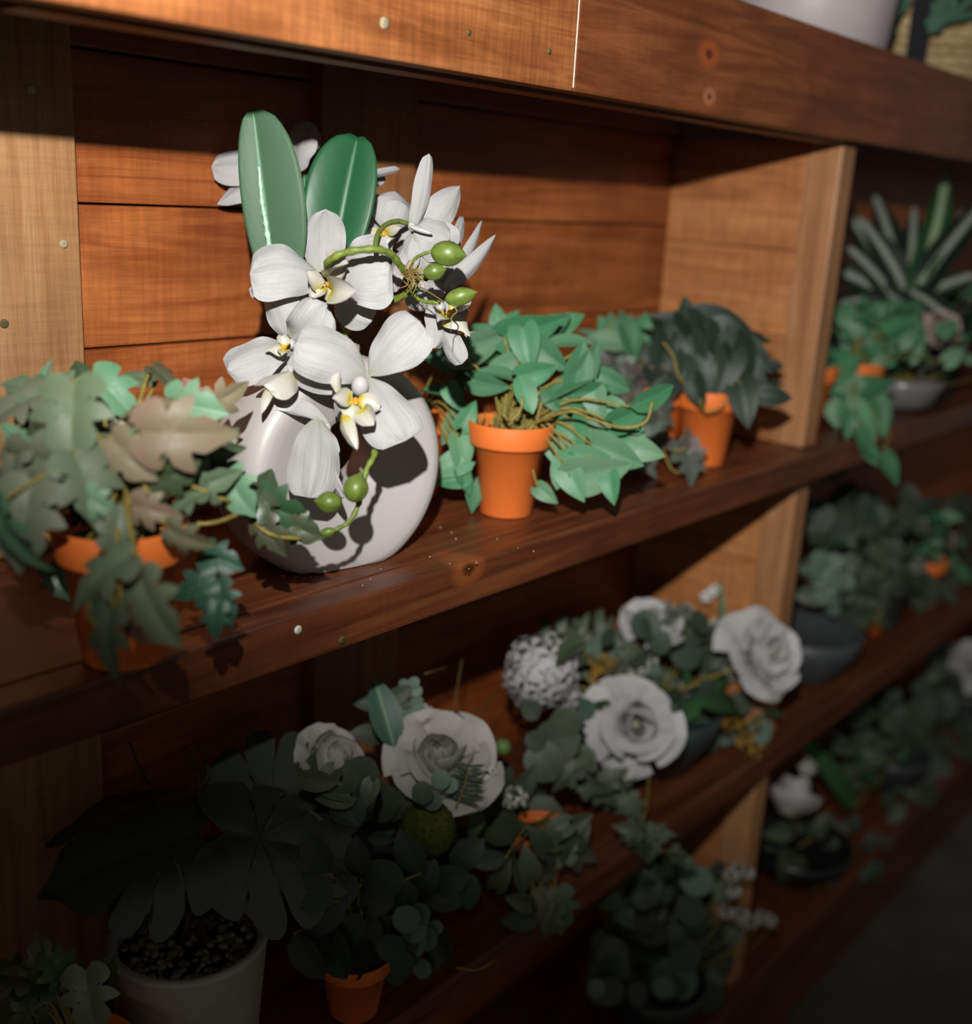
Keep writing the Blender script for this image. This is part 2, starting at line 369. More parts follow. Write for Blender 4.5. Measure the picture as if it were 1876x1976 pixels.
HALF = [(0, .06), (.13, -.06), (.30, -.03), (.43, .12), (.40, .24), (.27, .33), (.40, .36), (.54, .50), (.42, .56), (.27, .60), (.34, .72), (.28, .86), (.13, .97), (0, 1.10)]
def soften(h, k=3):
    q = [V((x, y, 0)) for x, y in h]; q = [V((-h[1][0], h[1][1], 0))] + q + [V((-h[-2][0], h[-2][1], 0))]; out = []
    for i in range(1, len(q) - 2):
        a, b, c, d = q[i - 1:i + 3]
        for s_ in range(k):
            t = s_ / k; p = .5 * ((2 * b) + (c - a) * t + (2 * a - 5 * b + 4 * c - d) * t * t + (3 * b - a - 3 * c + d) * t ** 3); out.append((max(0, p.x), p.y))
    return out + [h[-1]]
L_LOBED = outline_leaf('lobed_leaf', soften(HALF, 2), (.3, .48, .62, .8, 1), .42, .9, .4, .45, holes={(1, 8), (1, 9), (1, 44), (1, 18)})
HALF2 = [(0, .06), (.16, -.07), (.34, .0), (.46, .18), (.44, .32), (.26, .40), (.41, .46), (.50, .66), (.36, .68), (.22, .66), (.25, .80), (.14, .95), (0, 1.12)]
L_LOBED2 = outline_leaf('lobed_leaf', soften(HALF2, 2), (.3, .55, .75, 1), .42, 1.1, .6, .5, holes={(1, 7), (1, 8)})
HM = [(0, .10), (.12, -.03), (.28, -.06), (.42, .02), (.50, .14), (.51, .225), (.44, .25), (.27, .25), (.47, .285), (.56, .38), (.57, .48), (.48, .51), (.27, .41), (.46, .545), (.50, .65), (.42, .73), (.35, .71), (.20, .56), (.32, .76), (.25, .90), (.10, .98), (0, 1.08)]
L_MONST = outline_leaf('monstera_leaf', soften(HM, 2), (.3, .55, .8, 1), .32, 1.15, .30, .35)
HI = [(0, .05), (.14, -.08), (.34, .02), (.40, .18), (.25, .30), (.40, .42), (.42, .55), (.22, .60), (.15, .78), (0, 1.05)]
L_IVY = outline_leaf('ivy_leaf', HI, (.5, 1), .36, .5, .4, .3)
def pot(parent, D=.08, H=.086, loc=None, name='pot', mat=None):
    k = D / .08; s = H / .086
    prof = [(.0005, 0), (.0235 * k, 0), (.0245 * k, .0012 * s), (.0328 * k, .0642 * s), (.0370 * k, .0650 * s), (.0374 * k, .0665 * s), (.0396 * k, .0848 * s), (.0390 * k, .086 * s), (.0375 * k, .086 * s), (.0366 * k, .083 * s), (.0330 * k, .062 * s), (.0005, .060 * s)]
    M = Matrix.Translation(V(loc)) if loc is not None else WM[parent]
    p = link(name, lathe_mesh(name, prof, mat or TERRA, 48), parent, M)
    so = link('soil', lathe_mesh('soil', [(.0348 * k, .0725 * s), (.020 * k, .076 * s), (.0005, .077 * s)], SOIL, 24), parent, M)
    return p
def rnd_leaf(parent, me, pos, out, L, spread=.8, up=.3, nz=1.0, wide=1.0, face=.5):
    d = V(out) + V((random.gauss(0, spread), random.gauss(0, spread), random.gauss(0, spread) + up))
    if d.length < .05: d = V((1, 0, 0))
    d.normalize()
    n = V((0, 0, nz)) + TC * face + V((random.gauss(0, .4), random.gauss(0, .4), random.gauss(0, .3)))
    if (n - d * n.dot(d)).length < .05: n = V((.3, -.4, 1))
    pos = V(pos)
    for _ in range(30):
        if not any(blocked(pos + d * (L * k)) for k in (-.3, .2, .75)): break
        pos = pos + V((-.001, -.006, 0))
    return link('leaf', me, parent, orient(V(pos) - d * L * .3, d, n, L, L * wide))
def bush(parent, meshes, cen, rad, n, L, stems=None, root=None, flat=False, clampz=None, **kw):
    for i in range(n):
        while True:
            q = V((random.uniform(-1, 1), random.uniform(-1, 1), random.uniform(-1, 1)))
            if .35 < q.length < 1: break
        pos = V(cen) + V((q.x * rad[0], q.y * rad[1], q.z * rad[2]))
        l = L * random.uniform(.75, 1.2)
        if clampz is not None and pos.z - l * .7 < clampz: pos.z = clampz + l * .75
        if pos.y + l * .75 > .228: pos.y = .233 - l * .75
        rnd_leaf(parent, random.choice(meshes), pos, q, l, **kw)
        if stems is not None and root is not None: stems.add([V(root) + V((random.gauss(0, .006), random.gauss(0, .006), 0)), V(root).lerp(pos, .5) + V((0, 0, .015)), pos], .0011, .0008, 5, 4)

# ------------------------------------------------------------------ white ring vase
G_STEM = plain('stem_green', (.12, .165, .024), .5, .35, .3, 220, .2)
G_VINE = plain('vine_stem', (.20, .16, .035), .55, .3, .3, 200)
fn = V((-.164, -.986, 0)).normalized(); ax_x = V((-fn.y, fn.x, 0)); T = .036; R = .0885
if ax_x.x < 0: ax_x = -ax_x
vb = V((-.2225, .0535, 0)) - fn * .030
def vase_mesh():
    prof = [(.027, .012), (.0265, 0), (.0275, -.018), (.030, -.0205), (.036, -.0222), (.050, -.0270), (.066, -.0325), (.0745, -.0350), (.0800, -.0345), (.0850, -.0300), (.0877, -.021), (R, 0), (.0877, .021), (.0850, .0300), (.0800, .0345), (.0745, .0350), (.050, .027), (.036, .0215), (.030, .0205), (.0275, .018)]
    n = 96; vs, fs = [], []; zc = .0745
    for k, (r, a) in enumerate(prof):
        for i in range(n):
            t = 2 * PI * i / n; zz = r * math.sin(t); q = r * math.cos(t)
            z = max(zz, -zc); 
            kk = max(0, 1 - r / .076) * 1.45
            vs.append(ax_x * (q + .008 * kk) - fn * a + V((0, 0, z + zc + .0008 + .013 * kk)))
    m = len(prof)
    for k in range(m):
        for i in range(n): fs.append((k * n + i, k * n + (i + 1) % n, ((k + 1) % m) * n + (i + 1) % n, ((k + 1) % m) * n + i))
    return mesh('vase_body', vs, fs, VASE_M)
vase = thing('ring_vase', 'round white matte ceramic vase with a hole through its middle and a flat foot', 'vase', vb)
vo = link('body', vase_mesh(), vase, WM[vase])
link('mouth', lathe_mesh('mouth', [(.020, .155), (.022, .1660), (.0215, .1685), (.0195, .1690), (.0180, .1675), (.0165, .158), (.001, .157)], VASE_M, 40), vase, WM[vase])

# ------------------------------------------------------------------ white orchid in the vase
PET = petal_mat('orchid_petal', (.345, .343, .345), (.32, .332, .27))
PET_C = plain('orchid_column', (.36, .355, .35), .4, .35, .03, 50)
def lip_mat():
    m, ns, ls = new_mat('orchid_lip'); b = ns['Principled BSDF']; tc = ns.new('ShaderNodeTexCoord')
    sx = nd(ns, 'ShaderNodeSeparateXYZ'); ls.new(tc.outputs['UV'], sx.inputs[0])
    t = nd(ns, 'ShaderNodeTexNoise', Scale=5, Detail=3); ls.new(tc.outputs['UV'], t.inputs[0])
    f = mathn(ns, ls, 'ADD', sx.outputs[1], mathn(ns, ls, 'MULTIPLY_ADD', t.outputs[0], .35, -.17))
    r = ramp(ns, [(.08, (.38, .27, .012)), (.20, (.38, .34, .05)), (.30, (.36, .355, .27)), (.8, (.36, .352, .31))]); ls.new(f, r.inputs[0])
    mp = ns.new('ShaderNodeMapping'); mp.inputs['Scale'].default_value = (7, 34, 1); ls.new(tc.outputs['UV'], mp.inputs[0])
    v = nd(ns, 'ShaderNodeTexNoise', Scale=1, Detail=2); ls.new(mp.outputs[0], v.inputs[0]); vr = ramp(ns, [(.60, (0, 0, 0)), (.66, (1, 1, 1))]); ls.new(v.outputs[0], vr.inputs[0])
    near = ramp(ns, [(.10, (1, 1, 1)), (.30, (0, 0, 0))]); ls.new(sx.outputs[1], near.inputs[0])
    c = mixc(ns, ls, mathn(ns, ls, 'MULTIPLY', vr.outputs[0], near.outputs[0]), r.outputs[0], (.16, .03, .02))
    ls.new(c, b.inputs['Base Color']); b.inputs['Roughness'].default_value = .42
    return m
LIPM = lip_mat()
CALL = plain('orchid_callus', (.50, .24, .02), .4, .4, .15, 200)
def grid_patch(name, fn_, n, m, mat, thick=0):
    vs, uv, fs = [], [], []
    for i in range(n + 1):
        for j in range(m + 1):
            u, v = j / m * 2 - 1, i / n; vs.append(fn_(u, v)); uv.append((.5 + .5 * u, v))
    for i in range(n):
        for j in range(m): fs.append((i * (m + 1) + j, i * (m + 1) + j + 1, (i + 1) * (m + 1) + j + 1, (i + 1) * (m + 1) + j))
    return mesh(name, vs, fs, mat, uv)
KINDS = {'petal': (.62, .36), 'sepal': (.55, .48), 'point': (.55, .85), 'spade': (.85, .34)}
def petal(parent, b, t, wpx, kind='petal', roll=0, cup=.16, curl=.12, ripple=.032, skew=0, fold=0, name='petal', mat=None, N=18):
    """b, t = (px, py, depth) of base and tip; wpx = width in pixels at the middle depth"""
    B, Tt = P(*b), P(*t); d = (Tt - B); L = d.length; dn = d.normalized(); W = wpx * (b[2] + t[2]) / 2 / F
    n = TC - dn * TC.dot(dn); n.normalize(); n = rot(n, dn, roll); x = dn.cross(n)
    p, q = KINDS[kind]; pr = bell(p, q, .5); ph = random.uniform(0, 6)
    def f(u, v):
        v2 = .015 + v * .985; hw = pr(v2) * W; s = abs(u)
        rip = ripple * W * (1.3 * math.sin(v * 7 + ph) * s * s + .8 * math.sin(v * 15 + u * 3 + ph) * s ** 3 + .5 * math.sin(u * 8 + ph) * v)
        z = -cup * W * (u * u) * (hw / (W * .5)) + curl * L * math.sin(v * PI) + rip + fold * hw * s + .02 * W * math.exp(-(u * 6) ** 2)
        return dn * (L * v) + x * (u * hw + skew * W * math.sin(v * PI)) + n * z
    me = grid_patch(name, f, N, 14, mat or PET)
    return link(name, me, parent, Matrix.Translation(B))
def ellip(name, c, axis, rl, rw, mat, parent, point=0, groove=0, n=20, m=12):
    z = V(axis).normalized(); x = z.orthogonal().normalized(); y = z.cross(x); vs, fs = [], []
    for i in range(m + 1):
        t = i / m; th = PI * t; zz = -math.cos(th); r = math.sin(th) ** (1 + point * (t > .5) * (t - .5) * 2)
        zz += point * .45 * max(0, t - .6) ** 1.2
        for j in range(n):
            a = 2 * PI * j / n; g = 1 - groove * max(0, math.cos(a * 1.5)) ** 10
            vs.append(x * (r * rw * g * math.cos(a)) + y * (r * rw * g * math.sin(a)) + z * (zz * rl))
    for i in range(m):
        for j in range(n): fs.append((i * n + j, i * n + (j + 1) % n, (i + 1) * n + (j + 1) % n, (i + 1) * n + j))
    return link(name, mesh(name, vs, fs, mat), parent, Matrix.Translation(V(c)))
def lip(parent, c, ang, size, tilt=25, roll=0, open_=1.0, tails=True):
    """lip of the flower: two raised side lobes, a pointed mid lobe with tails; c = px, py, depth; ang = where the mid lobe points"""
    c0 = P(*c); S = size * c[2] / F; d = imgdir(ang, tilt); n = TC - d * TC.dot(d); n.normalize(); n = rot(n, d, roll); x = d.cross(n)
    vs, uv, fs = [], [], []
    def patch(f, nn, mm, v0=0.0):
        b0 = len(vs)
        for i in range(nn + 1):
            for j in range(mm + 1):
                u, v = j / mm * 2 - 1, i / nn; vs.append(f(u, v)); uv.append((.5 + .5 * u, v0 + (1 - v0) * v))
        for i in range(nn):
            for j in range(mm): fs.append((b0 + i * (mm + 1) + j, b0 + i * (mm + 1) + j + 1, b0 + (i + 1) * (mm + 1) + j + 1, b0 + (i + 1) * (mm + 1) + j))
    def mid(u, v):
        hw = (.16 + .26 * math.sin(min(1, v * 1.25) * PI) ** 1.0) * (1 - v) ** .35 + .015
        return d * (v * .95 * S) + x * (u * hw * S) + n * ((.10 - .32 * u * u * (1 - v) - .25 * v * v + .15 * math.sin(v * 3)) * S)
    patch(mid, 12, 8)
    for sg in (-1, 1):
        def side(u, v, sg=sg):
            hw = .30 * math.sin(PI * (.10 + .86 * v)) ** .7
            return x * (sg * (.10 + .52 * v * open_ + .10 * v * v) * S) + d * ((u * hw + .08 + .14 * v) * S) + n * ((.05 + .55 * v - .30 * v * v + .16 * u * u) * S)
        patch(side, 9, 8)
        if tails:
            def tail(u, v, sg=sg):
                return d * ((.80 + .30 * v) * S) + x * ((sg * (.05 + .32 * v ** 1.4) + u * .05 * (1 - v)) * S) + n * ((-.10 + .25 * v * v) * S)
            patch(tail, 7, 2, .6)
    lo = link('lip', mesh('lip', vs, fs, LIPM, uv), parent, Matrix.Translation(c0))
    ellip('callus', c0 + n * (.22 * S) + d * (.12 * S), d + n * .4, .15 * S, .085 * S, CALL, parent, groove=.3)
    return lo
orchid = thing('orchid', 'white moth orchid with green buds and three broad leaves, standing in the white ring vase', 'flower', vb + V((0, 0, .16)))
D1, D2 = .785, .80
def flower(c, r=13, axis=None):
    cc = P(*c); return ellip('flower', cc, axis or (TC + DN * .6), r * 1.25 * c[2] / F, r * c[2] / F, PET_C, orchid)
# H: behind the leaves, top left
f = flower((560, 335, .925), 9)
petal(f, (540, 335, .925), (408, 322, .915), 74, 'petal', 10); petal(f, (520, 350, .925), (420, 396, .92), 52, 'point', 20)
petal(f, (555, 325, .93), (606, 240, .94), 62, 'petal', 25); petal(f, (548, 325, .935), (530, 216, .95), 46, 'sepal', -35); petal(f, (575, 330, .922), (598, 262, .915), 52, 'petal', -30)
petal(f, (640, 330, .935), (772, 325, .92), 20, 'petal', 60); petal(f, (640, 335, .935), (745, 346, .945), 44, 'sepal', 30, mat=PET); petal(f, (640, 330, .93), (668, 258, .935), 40, 'sepal', 30)
# I: behind the right leaf
f = flower((745, 442, .90), 9)
petal(f, (748, 446, .905), (762, 370, .915), 110, 'petal', 12, cup=.3); petal(f, (750, 448, .895), (775, 388, .89), 84, 'petal', -10, cup=-.3)
petal(f, (738, 455, .892), (676, 440, .885), 52, 'petal', 0); petal(f, (742, 455, .9), (700, 500, .9), 46, 'sepal', 0); petal(f, (755, 450, .9), (800, 470, .905), 50, 'sepal', 20)
lip(f, (742, 448, .885), -75, 50, 10, 10)
# F: pale pointed petals seen from the side
f = flower((872, 548, .865), 9)
petal(f, (858, 560, .862), (957, 453, .87), 34, 'point', 35, cup=.3); petal(f, (852, 552, .87), (930, 426, .885), 30, 'point', 45, cup=.2); petal(f, (850, 520, .875), (893, 418, .89), 34, 'sepal', 50)
petal(f, (850, 545, .868), (868, 500, .865), 30, 'sepal', 20)
# E: seen from behind, with its stalk
f = flower((795, 437, .84), 8, UP - RT * .4)
petal(f, (799, 446, .846), (829, 297, .85), 40, 'sepal', -25, cup=-.25, curl=-.05); petal(f, (822, 440, .85), (888, 358, .86), 62, 'point', 20, cup=.2)
petal(f, (800, 440, .843), (868, 462, .848), 96, 'petal', -8, cup=.25, curl=.06); petal(f, (850, 430, .855), (878, 478, .86), 46, 'sepal', 30)
petal(f, (800, 448, .848), (786, 520, .85), 44, 'petal', 20); petal(f, (778, 480, .85), (757, 566, .853), 40, 'sepal', 35, cup=.2); petal(f, (804, 455, .85), (830, 528, .86), 60, 'petal', 0, cup=.3)
ellip('column', P(812, 444, .836), imgdir(-18), 24 * .84 / F, 5 * .84 / F, PET_C, f)
# G: lower right, lip seen from the side
f = flower((850, 592, .85), 10)
petal(f, (845, 585, .858), (786, 562, .85), 60, 'petal', -15); petal(f, (832, 590, .85), (838, 672, .845), 58, 'petal', -40, cup=.3, skew=-.25)
petal(f, (852, 620, .85), (892, 703, .845), 44, 'petal', 20, cup=.25); petal(f, (850, 585, .86), (905, 600, .87), 40, 'sepal', 0); petal(f, (845, 580, .862), (830, 540, .87), 46, 'sepal', 0)
lip(f, (862, 610, .838), -38, 66, 20, -35, .9)
# B: upper middle, open to the front
f = flower((628, 556, .805), 11, TC - RT * .3)
petal(f, (622, 525, .818), (629, 405, .835), 84, 'sepal', 0, cup=.12, curl=.05)
petal(f, (612, 580, .83), (480, 558, .83), 56, 'sepal', 10); petal(f, (650, 570, .832), (716, 622, .828), 78, 'sepal', 8, skew=0)
petal(f, (640, 545, .808), (752, 516, .790), 152, 'spade', -8, cup=.15, skew=-.03); petal(f, (628, 545, .808), (482, 530, .788), 118, 'spade', 12, cup=.15, skew=.10)
lip(f, (632, 552, .795), -42, 62, 22, -10, 1.0, False)
petal(f, (634, 535, .788), (672, 508, .772), 50, 'petal', -40, cup=-.5, mat=LIPM); petal(f, (640, 560, .785), (686, 562, .765), 52, 'petal', 15, cup=-.5, mat=LIPM); petal(f, (612, 562, .79), (592, 522, .775), 30, 'petal', 30, cup=-.4, mat=LIPM)
# C: left middle, turned down to the left
f = flower((562, 664, .80), 10)
petal(f, (566, 662, .815), (528, 534, .815), 76, 'petal', -15, cup=.2, ripple=.05); petal(f, (563, 655, .80), (628, 588, .785), 98, 'petal', 15, cup=-.2, ripple=.06, skew=.12)
petal(f, (572, 664, .81), (439, 714, .785), 92, 'spade', 18, cup=.15, skew=-.04, ripple=.05); petal(f, (570, 670, .812), (560, 770, .81), 84, 'petal', 0, cup=.2)
lip(f, (552, 676, .785), 178, 42, 15, 30, .7, False)
petal(f, (572, 715, .79), (508, 745, .765), 76, 'spade', 30, cup=.35, mat=LIPM, skew=-.1); petal(f, (525, 742, .772), (504, 800, .765), 20, 'point', 0, mat=LIPM)
# A: lower middle, facing the viewer
f = ellip('flower', P(695, 745, .765), imgdir(80, 35), 21 * .765 / F, 17 * .765 / F, PET_C, orchid)
petal(f, (690, 735, .79), (554, 700, .782), 88, 'sepal', 5, cup=.15); petal(f, (690, 750, .79), (668, 822, .80), 70, 'sepal', 0)
petal(f, (706, 722, .778), (568, 664, .755), 112, 'petal', 14, cup=.18, skew=.05); petal(f, (712, 724, .778), (812, 620, .768), 112, 'spade', -10, cup=.15, skew=.02)
petal(f, (712, 730, .776), (783, 853, .760), 118, 'spade', -12, cup=.16, skew=.06)
lip(f, (682, 772, .758), -92, 66, 18, -25, 1.0, False)
petal(f, (702, 788, .752), (722, 822, .742), 42, 'petal', 10, cup=-.4, mat=LIPM); petal(f, (664, 766, .758), (656, 716, .752), 26, 'petal', -40, cup=-.4, mat=LIPM)
petal(f, (660, 800, .752), (690, 868, .742), 34, 'point', 25, cup=.3, mat=LIPM)
# D: below, hanging and turned away
f = flower((630, 826, .80), 9, UP + RT * .3)
petal(f, (632, 818, .80), (520, 780, .80), 44, 'petal', 40, cup=-.3, skew=-.15); petal(f, (575, 832, .812), (518, 812, .81), 40, 'petal', 0)
petal(f, (612, 808, .792), (596, 962, .772), 100, 'petal', -10, cup=.12, fold=-.25, ripple=.04, skew=-.04, N=24); petal(f, (622, 826, .795), (664, 962, .785), 44, 'sepal', 50, cup=.2, skew=.2)
petal(f, (628, 832, .80), (650, 880, .79), 34, 'sepal', 30)
# stalks, buds
st = Tubes()
dpt = .775
st.add([vb + V((.006, -.0, .158)), P(668, 640, .86), P(640, 540, .83), P(632, 508, dpt), P(668, 487, .765), P(722, 481, .765), P(752, 489, .775), P(772, 512, .79), P(790, 538, .81), P(802, 560, .82)], .0024, .0024, 8, 5, .3)
st.add([P(724, 482, .766), P(728, 455, .785), P(744, 434, .81), P(768, 427, .83), P(785, 431, .838)], .0019, .0019, 8, 5)
st.add([P(802, 556, .82), P(770, 575, .835), P(722, 590, .845), P(700, 600, .85)], .0026, .0026, 8, 5, .2)
st.add([P(790, 536, .812), P(800, 500, .80), P(835, 484, .795)], .0013, .0011, 6, 4); st.add([P(800, 556, .818), P(808, 540, .80), P(822, 530, .795)], .0014, .0018, 6, 4)
st.add([P(792, 560, .818), P(812, 580, .81), P(848, 584, .80)], .0013, .0016, 6, 4)
st.add([vb + V((.0, -.004, .158)), P(690, 760, .80), P(716, 842, .785), P(723, 875, .765), P(708, 905, .76), P(700, 940, .758), P(693, 970, .756), P(676, 1004, .753), P(648, 1022, .75), P(616, 1033, .748), P(582, 1041, .746)], .0023, .0011, 8, 5, .4)
so = st.build('stalk', G_STEM, orchid)
BUD = plain('bud_green', (.105, .15, .024), .42, .45, .25, 120, .1, rnd=.1)
def bud(px, py, dp, ang, lpx, wpx, tilt=5): ellip('bud', P(px, py, dp), imgdir(ang, tilt), lpx / 2 * dp / F, wpx / 2 * dp / F, BUD, orchid, 1.25, .16)
bud(864, 489, .785, -8, 66, 50); bud(838, 524, .785, 8, 42, 34, 10); bud(888, 572, .785, 14, 60, 36)
bud(687, 942, .742, 75, 56, 49, -10); bud(635, 969, .742, 175, 50, 42, 10); bud(632, 1027, .744, 15, 30, 19); bud(588, 1041, .742, 185, 26, 13)
fib = Tubes()
for i in range(26):
    a = random.uniform(0, 360); r = random.uniform(22, 48); r2 = r * .55
    p0 = P(788 + random.gauss(0, 5), 535 + random.gauss(0, 8), .80)
    x1, y1 = 786 + r * math.cos(math.radians(a)), 530 - r * 1.05 * math.sin(math.radians(a))
    fib.add([p0, P(788 + r2 * math.cos(math.radians(a + 30)), 532 - r2 * math.sin(math.radians(a + 30)), .79), P(x1, y1, .792)], .0006, .0002, 4, 3)
fib.add([P(800, 548, .80), P(830, 565, .79), P(856, 582, .785)], .0005, .0003, 4, 4); fib.add([P(868, 585, .785), P(882, 600, .783), P(872, 612, .782), P(870, 640, .785)], .0006, .0003, 4, 4)
tag(fib.build('fibre', plain('moss_fibre', (.22, .16, .05), .7, .2, .3, 200), orchid), kind='stuff')
# orchid leaves, folded along the midrib
OL1 = leaf_mat('orchid_leaf_pale', [(.036, .084, .040), (.04, .09, .044)], .55, .3, .55, (.22, .42, .27), mott=.2)
OL2 = leaf_mat('orchid_leaf_deep', [(.012, .070, .026), (.013, .074, .028)], .46, .4, .2, (.08, .25, .1), mott=.2)
def broad_leaf(b, t, wl, wr, mat, roll=0, fold=.2, bend=.06, label=None, p=.42, q=.40):
    B, Tt = P(*b), P(*t); d = Tt - B; L = d.length; dn = d.normalized(); s = (b[2] + t[2]) / 2 / F
    n = (TC - dn * TC.dot(dn)).normalized(); n = rot(n, dn, roll); x = dn.cross(n); pr = bell(p, q, 1.0)
    vs, uv, fs = [], [], []; N, M = 24, 8
    for side in (0, 1):
        for i in range(N + 1):
            v = .01 + .985 * i / N
            for j in range(-M, M + 1):
                u = j / M; hw = pr(v) * (wl if u < 0 else wr) * s
                z = fold * abs(u) * hw * (1.2 - .6 * abs(u)) - bend * L * (2 * v - 1) ** 2 - side * .0011 * math.sqrt(max(0, 1 - u * u) + .02)
                tipn = .012 * L * max(0, (v - .9) / .1) * abs(u) ** .5
                vs.append(dn * (L * v + tipn) + x * (u * hw) + n * z); uv.append((.5 + .5 * u, v))
    k = 2 * M + 1; h = (N + 1) * k
    for i in range(N):
        for j in range(2 * M):
            a = i * k + j; fs.append((a, a + 1, a + k + 1, a + k)); fs.append((h + a, h + a + k, h + a + k + 1, h + a + 1))
    rim = [j for j in range(k)] + [i * k + k - 1 for i in range(1, N + 1)] + [N * k + j for j in range(k - 2, -1, -1)] + [i * k for i in range(N - 1, 0, -1)]
    for a, b2 in zip(rim, rim[1:] + rim[:1]): fs.append((a, h + a, h + b2, b2))
    o = link('leaf', mesh('leaf', vs, fs, mat, uv), orchid, Matrix.Translation(B))
    if label: o['label'] = label
    return o
broad_leaf((532, 560, .83), (486, 213, .80), 42, 84, OL1, -4, .30, .03, 'tall pale green strap leaf with a highlight painted along its midrib')
broad_leaf((640, 520, .855), (690, 262, .85), 76, 58, OL2, 4, .75, .03, 'deep green glossy leaf')
broad_leaf((592, 490, .845), (586, 335, .85), 6, 34, OL1, 0, .2, .04)
mr = Tubes(); mr.add([P(500, 322, .806), P(506, 390, .811), P(513, 430, .814), P(520, 476, .818)], .0010, .0018, 6, 6, .5)
mr.build('midrib', plain('midrib_highlight', (.30, .50, .36), .18, .7, .3, 300), orchid)  # highlight along the leaf's midrib, painted as a pale glossy strip
# ------------------------------------------------------------------ potted plants on the upper shelf
def tinted(me, mat): return mcopy(me, mat)
M1A = leaf_mat('split_leaf_green', [(.10, .135, .075), (.085, .145, .08), (.12, .135, .085), (.10, .115, .072), (.065, .11, .055), (.125, .14, .095)], .5, .28, .25, (.2, .28, .15))
M1B = leaf_mat('split_leaf_tan', [(.17, .135, .085), (.145, .135, .075), (.18, .11, .08), (.13, .14, .08)], .5, .28, .2, (.25, .25, .14), mott=.8)
M1C = leaf_mat('split_leaf_mint', [(.10, .215, .12), (.085, .195, .105), (.115, .21, .125)], .5, .28, .25, (.25, .4, .25))
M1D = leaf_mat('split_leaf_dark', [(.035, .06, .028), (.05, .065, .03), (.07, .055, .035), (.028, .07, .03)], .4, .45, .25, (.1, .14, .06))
M1E = leaf_mat('split_leaf_speckled', [(.022, .075, .045), (.02, .065, .04)], .45, .35, .15, (.06, .15, .1), speck=.6)
M1P = leaf_mat('split_leaf_pink', [(.30, .13, .11), (.24, .12, .09)], .4, .4, .2, (.3, .2, .15))
M1L = leaf_mat('split_leaf_pale', [(.17, .20, .11), (.15, .19, .115)], .38, .45, .2, (.25, .3, .18))
VAR = {}
for nm, mt in (('g', M1A), ('t', M1B), ('m', M1C), ('d', M1D), ('s', M1E), ('p', M1P), ('l', M1L)):
    VAR[nm] = (tinted(L_LOBED, mt), tinted(L_LOBED2, mt))
p1c = on(232, 1008, 2, .086); p1c.z = .0006; p1d = dep(p1c + V((0, 0, .05)))
p1 = thing('potted_split_leaf_plant', 'bushy grey-green split-leaf plant in the orange pot left of the white ring vase', 'plant', p1c)
pot(p1); st = Tubes(); r1 = p1c + V((0, 0, .074))
